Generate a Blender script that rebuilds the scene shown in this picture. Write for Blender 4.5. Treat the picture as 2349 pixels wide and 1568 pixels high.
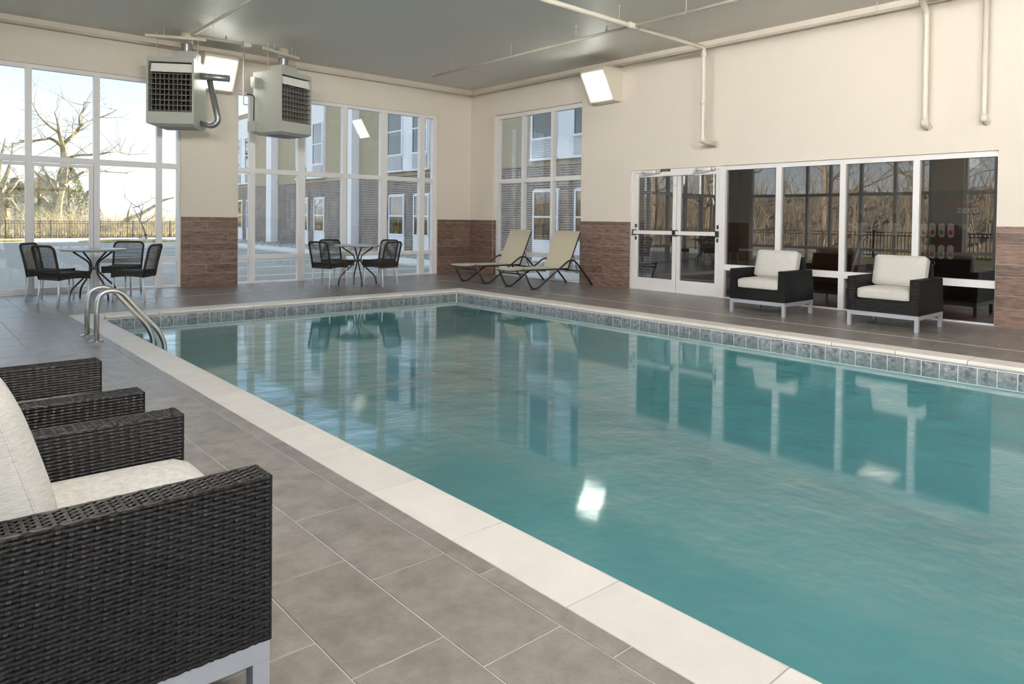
import bpy, bmesh, math, random
from mathutils import Vector, Matrix
random.seed(7)
for o in list(bpy.data.objects): bpy.data.objects.remove(o)
SC = bpy.context.scene
COL = SC.collection
PI = math.pi
def R(a): return math.radians(a)

# ------------------------------------------------------------------ camera
CAM = Vector((-10.0678, -12.9026, 1.2318))
FW = Vector((0.66180723, 0.74942263, -0.01941418))
RT = Vector((0.7496625, -0.6617189, 0.01158625))
UP = Vector((0.00416373, 0.02222195, 0.99974439))
FPX, PX, PY, IW, IH = 1607.906, 1175.945, 535.107, 2349.0, 1568.0
cd = bpy.data.cameras.new('camera'); co = bpy.data.objects.new('camera', cd); COL.objects.link(co)
cd.sensor_width = 36.0; cd.sensor_fit = 'HORIZONTAL'; cd.lens = FPX / IW * 36.0
cd.shift_x = (IW / 2 - PX) / IW; cd.shift_y = (PY - IH / 2) / IW
cd.clip_start = 0.05; cd.clip_end = 600
m = Matrix((RT, UP, -FW)).transposed().to_4x4(); m.translation = CAM
co.matrix_world = m; SC.camera = co
def proj(p):
    q = Vector(p) - CAM; t = q.dot(FW)
    if t < 0.05: return None
    return (PX + FPX * q.dot(RT) / t, PY - FPX * q.dot(UP) / t, t)
def onY(u, v, y):
    r = FW + RT * ((u - PX) / FPX) - UP * ((v - PY) / FPX)
    return CAM + r * ((y - CAM.y) / r.y)

# ------------------------------------------------------------------ world, sun, exposure
W = bpy.data.worlds.new('sky'); SC.world = W; W.use_nodes = True
nt = W.node_tree; nt.nodes.clear()
wo = nt.nodes.new('ShaderNodeOutputWorld'); bg = nt.nodes.new('ShaderNodeBackground')
tc = nt.nodes.new('ShaderNodeTexCoord'); sx = nt.nodes.new('ShaderNodeSeparateXYZ'); cr = nt.nodes.new('ShaderNodeValToRGB')
nt.links.new(tc.outputs['Generated'], sx.inputs[0]); nt.links.new(sx.outputs['Z'], cr.inputs[0])
cr.color_ramp.elements[0].position = 0.0; cr.color_ramp.elements[0].color = (0.85, 0.85, 0.83, 1)
cr.color_ramp.elements[1].position = 1.0; cr.color_ramp.elements[1].color = (0.42, 0.52, 0.68, 1)
e = cr.color_ramp.elements.new(0.08); e.color = (0.50, 0.58, 0.66, 1)
e = cr.color_ramp.elements.new(0.22); e.color = (0.31, 0.41, 0.53, 1)
nt.links.new(cr.outputs[0], bg.inputs[0]); bg.inputs[1].default_value = 0.82
nt.links.new(bg.outputs[0], wo.inputs[0])
sd = bpy.data.lights.new('sun', 'SUN'); so = bpy.data.objects.new('sun', sd); COL.objects.link(so)
sd.energy = 6.2; sd.angle = R(0.6); sd.color = (1.0, 0.91, 0.76)
so.rotation_euler = Vector((-0.90, -0.10, -0.31)).to_track_quat('-Z', 'Y').to_euler()
SC.view_settings.view_transform = 'Standard'; SC.view_settings.look = 'None'
SC.view_settings.exposure = 1.66; SC.view_settings.gamma = 1.0; SC.view_settings.use_curve_mapping = False
SC.cycles.max_bounces = 5; SC.cycles.diffuse_bounces = 3; SC.cycles.glossy_bounces = 3
SC.cycles.transmission_bounces = 6; SC.cycles.transparent_max_bounces = 16
SC.cycles.caustics_reflective = False; SC.cycles.caustics_refractive = False
SC.cycles.sample_clamp_indirect = 3.0; SC.cycles.use_adaptive_sampling = True; SC.cycles.adaptive_threshold = 0.12; SC.cycles.adaptive_min_samples = 16; SC.cycles.use_denoising = True
LAMP_STRENGTH = 3.2; FILL_STRENGTH = 78.0  # the stronger value drives the added out-of-view uplights

# ------------------------------------------------------------------ materials
def mat(name, col, rough=0.6, metal=0.0, var=0.0, scale=8.0, bump=0.0, bscale=60.0, spec=0.5, stretch=None, col2=None, objvar=0.0, emit=None, coat=0.0, detail=6.0, world=False):
    m = bpy.data.materials.new(name); m.use_nodes = True
    n = m.node_tree.nodes; l = m.node_tree.links; b = n['Principled BSDF']
    b.inputs['Roughness'].default_value = rough; b.inputs['Metallic'].default_value = metal
    b.inputs['Specular IOR Level'].default_value = spec; b.inputs['Coat Weight'].default_value = coat
    c = (*col, 1); b.inputs['Base Color'].default_value = c
    if emit: b.inputs['Emission Color'].default_value = (*col, 1); b.inputs['Emission Strength'].default_value = emit
    out = None
    t = n.new('ShaderNodeTexCoord'); mp = n.new('ShaderNodeMapping'); oi = n.new('ShaderNodeObjectInfo')
    ad = n.new('ShaderNodeVectorMath'); ad.operation = 'ADD'
    mu = n.new('ShaderNodeVectorMath'); mu.operation = 'SCALE'; mu.inputs[3].default_value = 37.0
    cm = n.new('ShaderNodeCombineXYZ')
    for i in range(3): l.new(oi.outputs['Random'], cm.inputs[i])
    l.new(cm.outputs[0], mu.inputs[0])
    if world:
        g = n.new('ShaderNodeNewGeometry'); l.new(g.outputs['Position'], ad.inputs[0])
    else: l.new(t.outputs['Object'], ad.inputs[0])
    if objvar: l.new(mu.outputs[0], ad.inputs[1])
    l.new(ad.outputs[0], mp.inputs[0])
    if stretch: mp.inputs['Scale'].default_value = stretch
    if var or col2:
        no = n.new('ShaderNodeTexNoise'); no.inputs['Scale'].default_value = scale; no.inputs['Detail'].default_value = min(detail, 3.0)
        no.inputs['Roughness'].default_value = 0.65
        l.new(mp.outputs[0], no.inputs[0])
        rp = n.new('ShaderNodeValToRGB'); rp.color_ramp.elements[0].position = 0.3; rp.color_ramp.elements[1].position = 0.7
        a = [max(0, x * (1 - var)) for x in col]; d = list(col2) if col2 else [min(1, x * (1 + var)) for x in col]
        rp.color_ramp.elements[0].color = (*a, 1); rp.color_ramp.elements[1].color = (*d, 1)
        l.new(no.outputs[0], rp.inputs[0]); out = rp.outputs[0]
    if objvar:
        hs = n.new('ShaderNodeHueSaturation'); mr = n.new('ShaderNodeMapRange')
        mr.inputs[3].default_value = 1 - objvar; mr.inputs[4].default_value = 1 + objvar
        l.new(oi.outputs['Random'], mr.inputs[0]); l.new(mr.outputs[0], hs.inputs['Value'])
        if out: l.new(out, hs.inputs['Color'])
        else: hs.inputs['Color'].default_value = c
        out = hs.outputs[0]
    if out: l.new(out, b.inputs['Base Color'])
    if bump:
        nb = n.new('ShaderNodeTexNoise'); nb.inputs['Scale'].default_value = bscale; nb.inputs['Detail'].default_value = 2
        l.new(mp.outputs[0], nb.inputs[0]); bp = n.new('ShaderNodeBump'); bp.inputs['Strength'].default_value = bump
        bp.inputs['Distance'].default_value = 0.01
        l.new(nb.outputs[0], bp.inputs['Height']); l.new(bp.outputs[0], b.inputs['Normal'])
    return m
def glassmat(name, tint, rcol=(1, 1, 1), ior=1.5, boost=1.0, rough=0.0):
    m = bpy.data.materials.new(name); m.use_nodes = True; n = m.node_tree.nodes; l = m.node_tree.links; n.clear()
    o = n.new('ShaderNodeOutputMaterial'); mx = n.new('ShaderNodeMixShader'); tr = n.new('ShaderNodeBsdfTransparent'); gl = n.new('ShaderNodeBsdfGlossy')
    tr.inputs[0].default_value = (*tint, 1); gl.inputs[0].default_value = (*rcol, 1); gl.inputs['Roughness'].default_value = rough
    g = n.new('ShaderNodeNewGeometry'); dt = n.new('ShaderNodeVectorMath'); dt.operation = 'DOT_PRODUCT'; dt.name = 'facing'
    l.new(g.outputs['Incoming'], dt.inputs[0]); l.new(g.outputs['Normal'], dt.inputs[1])
    f0 = ((ior - 1) / (ior + 1)) ** 2
    def mth(op, x, y=None, clamp=False):
        k = n.new('ShaderNodeMath'); k.operation = op; k.use_clamp = clamp
        for i, q in enumerate((x, y)):
            if q is None: continue
            if isinstance(q, (int, float)): k.inputs[i].default_value = q
            else: l.new(q, k.inputs[i])
        return k.outputs[0]
    c5 = mth('POWER', mth('SUBTRACT', 1.0, mth('ABSOLUTE', dt.outputs['Value']), True), 5.0)
    fr = mth('MULTIPLY', mth('ADD', mth('MULTIPLY', c5, 1 - f0), f0), boost, True)
    l.new(fr, mx.inputs[0])
    l.new(tr.outputs[0], mx.inputs[1]); l.new(gl.outputs[0], mx.inputs[2]); l.new(mx.outputs[0], o.inputs[0])
    return m
M = {}
M['wall'] = mat('cream_paint', (0.80, 0.722, 0.628), 0.8, var=0.015, scale=1.5, world=True, spec=0.2)
M['ceil'] = mat('grey_semigloss_paint', (0.79, 0.755, 0.71), 0.45, bump=0.10, bscale=160, spec=0.3, world=True)
M['white'] = mat('white_frame_paint', (0.86, 0.83, 0.82), 0.35)
M['pipe'] = mat('cream_pipe_paint', (0.76, 0.69, 0.59), 0.4)
M['wood'] = mat('wood_look_tile', (0.175, 0.10, 0.072), 0.35, var=0.45, scale=5, stretch=(1.2, 1.2, 9), objvar=0.22, bump=0.15, bscale=30, col2=(0.31, 0.20, 0.155), detail=8)
M['grout'] = mat('grout', (0.50, 0.46, 0.42), 0.8)
M['deckgrout'] = mat('deck_grout', (0.40, 0.385, 0.36), 0.8)
M['tile'] = mat('grey_stone_tile', (0.195, 0.172, 0.153), 0.27, var=0.14, scale=6.5, objvar=0.07, spec=0.7, bump=0.3, bscale=120, col2=(0.252, 0.224, 0.200), detail=10)
M['coping'] = mat('cream_coping_stone', (0.72, 0.665, 0.615), 0.5, var=0.06, scale=3, objvar=0.04, bump=0.08, bscale=90)
M['pooltile'] = mat('slate_pool_tile', (0.14, 0.145, 0.155), 0.35, var=0.4, scale=22, objvar=0.18, col2=(0.36, 0.375, 0.40), bump=0.3, bscale=60)
M['poolgrout'] = mat('pool_grout', (0.78, 0.77, 0.74), 0.8)
M['plaster'] = mat('pool_plaster', (0.135, 0.305, 0.33), 0.8, var=0.04, scale=0.7)
M['steel'] = mat('brushed_steel', (0.62, 0.60, 0.57), 0.30, 1.0)
M['alu'] = mat('silver_legs', (0.80, 0.80, 0.81), 0.4, 0.2)
M['frame'] = mat('grey_frame_paint', (0.40, 0.42, 0.46), 0.45, 0.3, bump=0.04, bscale=300)
M['wicker'] = mat('black_resin_wicker', (0.0055, 0.0048, 0.0047), 0.40, var=0.35, scale=30, bump=0.15, bscale=200, spec=0.25)
M['wickercore'] = mat('wicker_core', (0.008, 0.008, 0.008), 0.8)
M['brownweave'] = mat('brown_cord_weave', (0.020, 0.016, 0.010), 0.65, var=0.3, scale=60)
M['cushion'] = mat('cream_cushion_fabric', (0.68, 0.65, 0.605), 0.9, var=0.17, scale=26, stretch=(1.5, 1.5, 14), bump=0.5, bscale=190, detail=8)
M['sling'] = mat('beige_sling', (0.60, 0.53, 0.39), 0.75, var=0.04, scale=90, bump=0.2, bscale=400)
M['bronze'] = mat('bronze_tube', (0.055, 0.050, 0.047), 0.35, 0.5)
M['tabletop'] = mat('grey_table_laminate', (0.40, 0.385, 0.375), 0.35, var=0.03)
M['heater'] = mat('heater_enamel', (0.48, 0.49, 0.44), 0.35)
M['heaterdark'] = mat('heater_inside', (0.010, 0.010, 0.012), 0.6)
M['louver'] = mat('heater_louver', (0.26, 0.235, 0.21), 0.5, 0.1)
M['galv'] = mat('galvanised_duct', (0.36, 0.37, 0.37), 0.38, 0.8, var=0.12, scale=9)
M['blackpipe'] = mat('black_pipe', (0.02, 0.02, 0.018), 0.5)
M['black'] = mat('black_plastic', (0.015, 0.015, 0.015), 0.4)
M['lens'] = mat('lamp_lens', (0.97, 1.0, 0.90), 0.5, emit=LAMP_STRENGTH)
M['fill_lens'] = mat('fill_lamp_lens', (1.0, 0.985, 0.955), 0.5, emit=FILL_STRENGTH)  # lens of the unseen fill uplights added to brighten the room
M['glass'] = glassmat('window_glass', (0.975, 0.985, 0.98), boost=1.0)
M['dkglass'] = glassmat('tinted_glass', (0.72, 0.70, 0.68), boost=3.3)
M['asphalt'] = mat('asphalt', (0.33, 0.31, 0.27), 0.95, spec=0.1, var=0.08, scale=3, bump=0.2, bscale=90)
M['concrete'] = mat('concrete', (0.70, 0.68, 0.64), 0.9, var=0.05, scale=2)
M['stripe'] = mat('line_paint', (0.75, 0.75, 0.73), 0.8)
M['grass'] = mat('dry_grass', (0.33, 0.28, 0.11), 0.95, var=0.35, scale=2.5, col2=(0.55, 0.45, 0.20))
M['brick'] = mat('dark_brick', (0.15, 0.12, 0.10), 0.85, var=0.35, scale=3.1, col2=(0.24, 0.19, 0.16), world=True)
M['mortar'] = mat('mortar', (0.80, 0.74, 0.66), 0.9)
M['stucco'] = mat('olive_stucco', (0.42, 0.355, 0.24), 0.95, var=0.05, scale=3, bump=0.3, bscale=60)
M['panel'] = mat('pale_blue_panel', (0.84, 0.83, 0.83), 0.7)
M['extwhite'] = mat('white_window_vinyl', (0.80, 0.83, 0.86), 0.5)
M['vent'] = mat('vent_grille', (0.36, 0.37, 0.40), 0.6)
M['extpane'] = glassmat('hotel_window_glass', (0.25, 0.28, 0.30), boost=3.0)
M['curtain'] = mat('room_curtain', (0.55, 0.56, 0.55), 0.9)
M['pebble'] = mat('river_gravel', (0.26, 0.25, 0.19), 0.9, var=0.5, scale=6, col2=(0.58, 0.55, 0.45), world=True)
M['bark'] = mat('bark', (0.17, 0.135, 0.075), 0.95, var=0.3, scale=4, col2=(0.40, 0.34, 0.19))
M['twig'] = mat('twig', (0.25, 0.20, 0.15), 0.95, var=0.25, scale=2, col2=(0.36, 0.30, 0.23))
M['cedar'] = mat('evergreen', (0.17, 0.19, 0.05), 0.9, var=0.4, scale=1.5, col2=(0.42, 0.40, 0.13))
M['brush'] = mat('dry_brush', (0.40, 0.30, 0.13), 0.95, var=0.3, scale=1.2, col2=(0.58, 0.46, 0.25))
M['fence'] = mat('black_fence', (0.035, 0.030, 0.026), 0.6)
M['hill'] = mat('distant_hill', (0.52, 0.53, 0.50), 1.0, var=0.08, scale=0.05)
M['bank'] = mat('wooded_bank', (0.19, 0.15, 0.115), 1.0, var=0.35, scale=0.9, col2=(0.31, 0.25, 0.19), stretch=(1, 1, 0.5), detail=10)
M['tanwall'] = mat('tan_lobby_wall', (0.30, 0.245, 0.17), 0.7)
M['lobbyfloor'] = mat('lobby_plank', (0.10, 0.085, 0.075), 0.3, var=0.2, scale=4, stretch=(1, 6, 1))
M['door_brown'] = mat('brown_wood_door', (0.15, 0.085, 0.05), 0.4, var=0.15, scale=10, stretch=(1, 9, 1))
M['red'] = mat('red_print', (0.55, 0.02, 0.03), 0.5)
M['rugred'] = mat('red_rug', (0.33, 0.025, 0.05), 0.95)
M['rugdark'] = mat('dark_rug', (0.03, 0.03, 0.035), 0.95)
M['signblue'] = mat('blue_sign', (0.10, 0.16, 0.55), 0.5)
M['print_white'] = mat('white_print', (0.85, 0.84, 0.80), 0.5)
M['amber'] = mat('amber_print', (0.45, 0.16, 0.05), 0.5)
M['green'] = mat('green_print', (0.12, 0.35, 0.06), 0.5)
M['chrome'] = mat('chrome', (0.75, 0.75, 0.75), 0.15, 1.0)
M['navy'] = mat('navy_bin', (0.02, 0.03, 0.06), 0.4)
def water():
    m = glassmat('pool_water', (0.80, 0.955, 0.945), ior=1.33, boost=1.0, rough=0.06)
    n = m.node_tree.nodes; l = m.node_tree.links
    g = n.new('ShaderNodeNewGeometry'); mp = n.new('ShaderNodeMapping'); mp.inputs['Scale'].default_value = (1, 1, 1)
    l.new(g.outputs['Position'], mp.inputs[0])
    a = n.new('ShaderNodeTexNoise'); a.inputs['Scale'].default_value = 2.6; a.inputs['Detail'].default_value = 3
    b = n.new('ShaderNodeTexNoise'); b.inputs['Scale'].default_value = 11; b.inputs['Detail'].default_value = 2
    l.new(mp.outputs[0], a.inputs[0]); l.new(mp.outputs[0], b.inputs[0])
    s = n.new('ShaderNodeMath'); s.operation = 'MULTIPLY_ADD'; s.inputs[1].default_value = 0.12
    l.new(b.outputs[0], s.inputs[0]); l.new(a.outputs[0], s.inputs[2])
    bp = n.new('ShaderNodeBump'); bp.inputs['Strength'].default_value = 0.5; bp.inputs['Distance'].default_value = 0.06
    l.new(s.outputs[0], bp.inputs['Height'])
    for k in n:
        if k.bl_idname == 'ShaderNodeBsdfGlossy': l.new(bp.outputs[0], k.inputs['Normal'])
    l.new(bp.outputs[0], n['facing'].inputs[1])
    return m
M['water'] = water()

# ------------------------------------------------------------------ mesh helpers
class MB:
    def __init__(s): s.v = []; s.f = []
    def add(s, vs, fs):
        o = len(s.v); s.v += [tuple(p) for p in vs]; s.f += [tuple(i + o for i in f) for f in fs]; return s
    def box(s, x0, x1, y0, y1, z0, z1):
        return s.add([(x0, y0, z0), (x1, y0, z0), (x1, y1, z0), (x0, y1, z0), (x0, y0, z1), (x1, y0, z1), (x1, y1, z1), (x0, y1, z1)],
                     [(0, 3, 2, 1), (4, 5, 6, 7), (0, 1, 5, 4), (1, 2, 6, 5), (2, 3, 7, 6), (3, 0, 4, 7)])
    def hexa(s, p): return s.add(p, [(0, 3, 2, 1), (4, 5, 6, 7), (0, 1, 5, 4), (1, 2, 6, 5), (2, 3, 7, 6), (3, 0, 4, 7)])
    def cham(s, x0, x1, y0, y1, z0, z1, c):      # box whose top edges are chamfered
        return s.add([(x0, y0, z0), (x1, y0, z0), (x1, y1, z0), (x0, y1, z0), (x0, y0, z1 - c), (x1, y0, z1 - c), (x1, y1, z1 - c), (x0, y1, z1 - c),
                      (x0 + c, y0 + c, z1), (x1 - c, y0 + c, z1), (x1 - c, y1 - c, z1), (x0 + c, y1 - c, z1)],
                     [(0, 1, 5, 4), (1, 2, 6, 5), (2, 3, 7, 6), (3, 0, 4, 7), (4, 5, 9, 8), (5, 6, 10, 9), (6, 7, 11, 10), (7, 4, 8, 11), (8, 9, 10, 11), (0, 3, 2, 1)])
    def tube(s, pts, r, n=8, cap=True, r1=None):
        pts = [Vector(p) for p in pts]; k = len(pts); rings = []
        up = None
        for i, p in enumerate(pts):
            d = (pts[min(i + 1, k - 1)] - pts[max(i - 1, 0)])
            d = d.normalized() if d.length > 1e-9 else Vector((0, 0, 1))
            if up is None:
                up = Vector((0, 0, 1)) if abs(d.z) < 0.9 else Vector((1, 0, 0))
            a = up - d * up.dot(d)
            if a.length < 1e-4: a = Vector((1, 0, 0)) - d * d.x
            a.normalize(); up = a; b = d.cross(a)
            rr = r if not isinstance(r, (list, tuple)) else r[i]
            if r1 is not None: rr = r + (r1 - r) * i / max(1, k - 1)
            rings.append([p + a * rr * math.cos(2 * PI * j / n) + b * rr * math.sin(2 * PI * j / n) for j in range(n)])
        vs = [q for rg in rings for q in rg]; fs = []
        for i in range(k - 1):
            for j in range(n): fs.append((i * n + j, i * n + (j + 1) % n, (i + 1) * n + (j + 1) % n, (i + 1) * n + j))
        if cap: fs.append(tuple(range(n - 1, -1, -1))); fs.append(tuple((k - 1) * n + j for j in range(n)))
        return s.add(vs, fs)
    def lathe(s, prof, n=24, c=(0, 0, 0)):
        vs = []; fs = []; k = len(prof)
        for r, z in prof:
            for j in range(n): vs.append((c[0] + r * math.cos(2 * PI * j / n), c[1] + r * math.sin(2 * PI * j / n), c[2] + z))
        for i in range(k - 1):
            for j in range(n): fs.append((i * n + j, i * n + (j + 1) % n, (i + 1) * n + (j + 1) % n, (i + 1) * n + j))
        fs.append(tuple(range(n - 1, -1, -1))); fs.append(tuple((k - 1) * n + j for j in range(n)))
        return s.add(vs, fs)
    def prism(s, poly, fn):       # poly: list of 2D points; fn(a,b,k)->3D, k=0/1 the two ends
        n = len(poly)
        return s.add([fn(a, b, 0) for a, b in poly] + [fn(a, b, 1) for a, b in poly],
                     [tuple(range(n - 1, -1, -1)), tuple(range(n, 2 * n))] + [(j, (j + 1) % n, n + (j + 1) % n, n + j) for j in range(n)])
    def xform(s, mt): s.v = [tuple(mt @ Vector(p)) for p in s.v]; return s
    def mesh(s, name, m, smooth=False):
        me = bpy.data.meshes.new(name); me.from_pydata(s.v, [], s.f); me.update()
        if m is not None: me.materials.append(M[m] if isinstance(m, str) else m)
        if smooth:
            for p in me.polygons: p.use_smooth = True
        return me
    def build(s, name, m, parent=None, smooth=False, world=False, fixn=False):
        if world and parent is not None:
            L = parent.location; s.v = [(a - L.x, b - L.y, c - L.z) for a, b, c in s.v]
        me = s.mesh(name, m, smooth)
        if fixn:
            bm = bmesh.new(); bm.from_mesh(me); bmesh.ops.recalc_face_normals(bm, faces=bm.faces); bm.to_mesh(me); bm.free()
        return link(name, me, parent)
def link(name, me, parent=None, loc=None):
    o = bpy.data.objects.new(name, me); COL.objects.link(o)
    if parent is not None: o.parent = parent
    if loc is not None: o.location = loc
    return o
def tag(o, label=None, cat=None, group=None, kind=None):
    if label: o['label'] = label
    if cat: o['category'] = cat
    if group: o['group'] = group
    if kind: o['kind'] = kind
    return o
def thing(name, label, cat, loc=(0, 0, 0), rz=0.0, group=None, kind=None):
    o = bpy.data.objects.new(name, None); COL.objects.link(o); o.location = loc; o.rotation_euler = (0, 0, rz)
    o.empty_display_size = 0.1
    return tag(o, label, cat, group, kind)
def struct(name, loc=(0, 0, 0)):
    o = bpy.data.objects.new(name, None); COL.objects.link(o); o.location = loc; o.empty_display_size = 0.1
    o['kind'] = 'structure'; return o
def dup(o, loc=None, rz=None, label=None, parent=None):
    c = o.copy(); COL.objects.link(c)
    if parent is not None: c.parent = parent
    if loc is not None: c.location = loc
    if rz is not None: c.rotation_euler = (0, 0, rz)
    if label: c['label'] = label
    for ch in list(o.children): dup(ch, parent=c)
    return c
def arc(c, r, a0, a1, n, ax=0, ay=2):
    out = []
    for i in range(n + 1):
        a = R(a0 + (a1 - a0) * i / n); p = list(c); p[ax] += r * math.cos(a); p[ay] += r * math.sin(a); out.append(tuple(p))
    return out
def fillet(pts, r, n=5):
    pts = [Vector(p) for p in pts]; out = [pts[0]]
    for i in range(1, len(pts) - 1):
        a, b, c = pts[i - 1], pts[i], pts[i + 1]
        d1 = (a - b).normalized(); d2 = (c - b).normalized()
        k = min(r, (a - b).length * 0.49, (c - b).length * 0.49)
        p0 = b + d1 * k; p1 = b + d2 * k
        for j in range(n + 1):
            t = j / n; out.append((1 - t) ** 2 * p0 + 2 * t * (1 - t) * b + t * t * p1)
    out.append(pts[-1]); return out
def text_mesh(name, body, size, m, parent, mtx, ext=0.001, shear=0.0):
    cu = bpy.data.curves.new(name, 'FONT'); cu.body = body; cu.size = size; cu.extrude = ext; cu.shear = shear; cu.align_x = 'CENTER'
    ob = bpy.data.objects.new('tmp', cu); COL.objects.link(ob)
    dg = bpy.context.evaluated_depsgraph_get(); me = bpy.data.meshes.new_from_object(ob.evaluated_get(dg))
    bpy.data.objects.remove(ob); me.materials.clear(); me.materials.append(M[m]); me.transform(mtx)
    return link(name, me, parent)
# ------------------------------------------------------------------ room shell
H = 4.215; XL = -10.70; YF = -16.0
def wall(name, axis, d0, d1, a0, a1, z0, z1, ops, m='wall', parent=None):
    mb = MB()
    def bx(p, q, r, s):
        if q - p < 1e-6 or s - r < 1e-6: return
        if axis == 'y': mb.box(p, q, d0, d1, r, s)
        else: mb.box(d0, d1, p, q, r, s)
    c = a0
    for (p, q, r, s) in sorted(ops):
        bx(c, p, z0, z1); bx(p, q, z0, r); bx(p, q, s, z1); c = q
    bx(c, a1, z0, z1)
    o = mb.build(name, m, parent)
    if parent is None: tag(o, kind='structure')
    return o
wall_back = wall('wall_back', 'y', 0, 0.20, -10.90, 0.20, -0.15, 4.5, [(-10.25, -6.343, -0.01, 3.527), (-5.369, -0.938, -0.01, 3.527)])
wall_right = wall('wall_right', 'x', 0, 0.20, YF - 0.2, 0.0, -0.15, 4.5, [(-3.504, -0.838, -0.01, 3.545), (-10.405, -4.733, -0.01, 2.147)])
wall_left = wall('wall_left', 'x', XL - 0.20, XL, YF - 0.2, 0.0, -0.15, 4.5, [(-6.2, -0.85, -0.01, 3.527), (-15.0, -6.95, -0.01, 3.527)])
wall_front = wall('wall_front', 'y', YF - 0.2, YF, XL, 0.0, -0.15, 4.5, [(-10.0, -0.8, -0.01, 3.527)])
ceiling = struct('ceiling', (0, 0, H))
MB().box(-10.9, 0.2, -16.2, 0.2, H + 0.012, H + 0.5).build('ceiling_slab', 'galv', ceiling, world=True)
cy = [0, -1.85, -4.25, -6.6, -9.0, -11.4, -13.8, YF]
for a, b in zip(cy[:-1], cy[1:]):
    MB().box(XL, 0, b + 0.002, a - 0.002, H, H + 0.012).build('ceiling_panel', 'ceil', ceiling, world=True)

# ------------------------------------------------------------------ deck of stone tiles
floor = struct('floor')
PXo, PXi, PRi, PRo, PBo, PBi, PFi, PFo = -8.466, -8.190, -2.762, -2.470, -2.885, -3.176, -14.9, -15.2
fb = MB()
for x0, x1, y0, y1 in ((XL, PXo, YF, 0), (PRo, 0, YF, 0), (PXo, PRo, PBo, 0), (PXo, PRo, YF, PFo)): fb.box(x0, x1, y0, y1, -0.14, -0.0025)
fb.build('grout_bed', 'deckgrout', floor)
TW, TL, GR = 0.3035, 0.606, 0.0028
tiles = []
x = -8.549 - 8 * TW; k = -8
while x < 0.0:
    off = [-10.421, -10.635, -10.215][k % 3]
    y = off - 10 * TL
    while y < 0:
        tiles.append((x, x + TW, y, y + TL)); y += TL
    x += TW; k += 1
def clip(t):
    out = []
    x0, x1, y0, y1 = max(t[0], XL), min(t[1], 0), max(t[2], YF), min(t[3], 0)
    if x1 - x0 < 0.01 or y1 - y0 < 0.01: return out
    for (a, b, c, d) in ((XL, PXo, YF, 0), (PRo, 0, YF, 0), (PXo, PRo, PBo, 0), (PXo, PRo, YF, PFo)):
        p, q, r, s = max(x0, a), min(x1, b), max(y0, c), min(y1, d)
        if q - p > 0.012 and s - r > 0.012: out.append((p, q, r, s))
    return out
cl = [c for t in tiles for c in clip(t)]
def score(c):
    ps = [proj((a, b, 0)) for a in c[:2] for b in c[2:]]
    if any(p is None for p in ps): return 0
    us = [p[0] for p in ps]; vs = [p[1] for p in ps]
    if max(us) < 0 or min(us) > IW or max(vs) < 0 or min(vs) > IH: return 0
    return (max(us) - min(us)) * (max(vs) - min(vs))
cl.sort(key=score, reverse=True)
shared = {}
for c in cl[:300]:
    w, h = round(c[1] - c[0] - 2 * GR, 4), round(c[3] - c[2] - 2 * GR, 4)
    if (w, h) not in shared: shared[(w, h)] = MB().cham(-w / 2, w / 2, -h / 2, h / 2, -0.012, 0, 0.0012).mesh('floor_tile', 'tile')
    link('floor_tile', shared[(w, h)], floor, ((c[0] + c[1]) / 2, (c[2] + c[3]) / 2, 0))
rest = MB()
for c in cl[300:]: rest.cham(c[0] + GR, c[1] - GR, c[2] + GR, c[3] - GR, -0.012, 0, 0.0012)
tag(rest.build('floor_tiles', 'tile', floor), kind='stuff')
# pale movement joint running round the deck
jt = MB()
jt.box(-1.79, -1.772, -15.9, -1.52, -0.002, 0.0015); jt.box(-10.6, -1.772, -1.535, -1.52, -0.002, 0.0015)
tag(jt.build('trim_1', 'grout'), kind='structure')

# ------------------------------------------------------------------ pool
pool = thing('swimming_pool', 'indoor swimming pool with cream stone coping and grey waterline tiles', 'pool', ((PXi + PRi) / 2, (PBi + PFi) / 2, 0))
D = -1.35
WX0, WX1, WY1 = PXi - 0.02, PRi + 0.02, PBi + 0.02
bs = MB()
bs.add([(WX0, WY1, -0.05), (WX1, WY1, -0.05), (WX1, PFi, -0.05), (WX0, PFi, -0.05), (WX0, WY1, D), (WX1, WY1, D), (WX1, PFi, D - 0.25), (WX0, PFi, D - 0.25)],
       [(0, 1, 5, 4), (1, 2, 6, 5), (2, 3, 7, 6), (3, 0, 4, 7), (4, 5, 6, 7)])
bs.build('basin', 'plaster', pool, world=True)
gb = MB()
gb.box(WX1 - 0.0085, WX1 + 0.03, PFi, WY1, -0.215, -0.05); gb.box(WX0 - 0.03, WX0 + 0.0085, PFi, WY1, -0.215, -0.05); gb.box(WX0, WX1, WY1 - 0.0085, WY1 + 0.03, -0.215, -0.05)
gb.build('tile_bed', 'poolgrout', pool, world=True)
ts = 0.1526
tm_x = MB().box(-0.005, 0.005, -0.0728, 0.0728, -0.0735, 0.0735).mesh('waterline_tile', 'pooltile')
tm_y = MB().box(-0.0728, 0.0728, -0.005, 0.005, -0.0735, 0.0735).mesh('waterline_tile', 'pooltile')
PL = pool.location
y = -3.260
while y > PFi + 0.08:
    for xx in (WX1 - 0.006, WX0 + 0.006): link('waterline_tile', tm_x, pool, Vector((xx, y, -0.131)) - PL)
    y -= ts
x = -2.84
while x > WX0 + 0.06: link('waterline_tile', tm_y, pool, Vector((x, WY1 - 0.006, -0.131)) - PL); x -= ts
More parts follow.
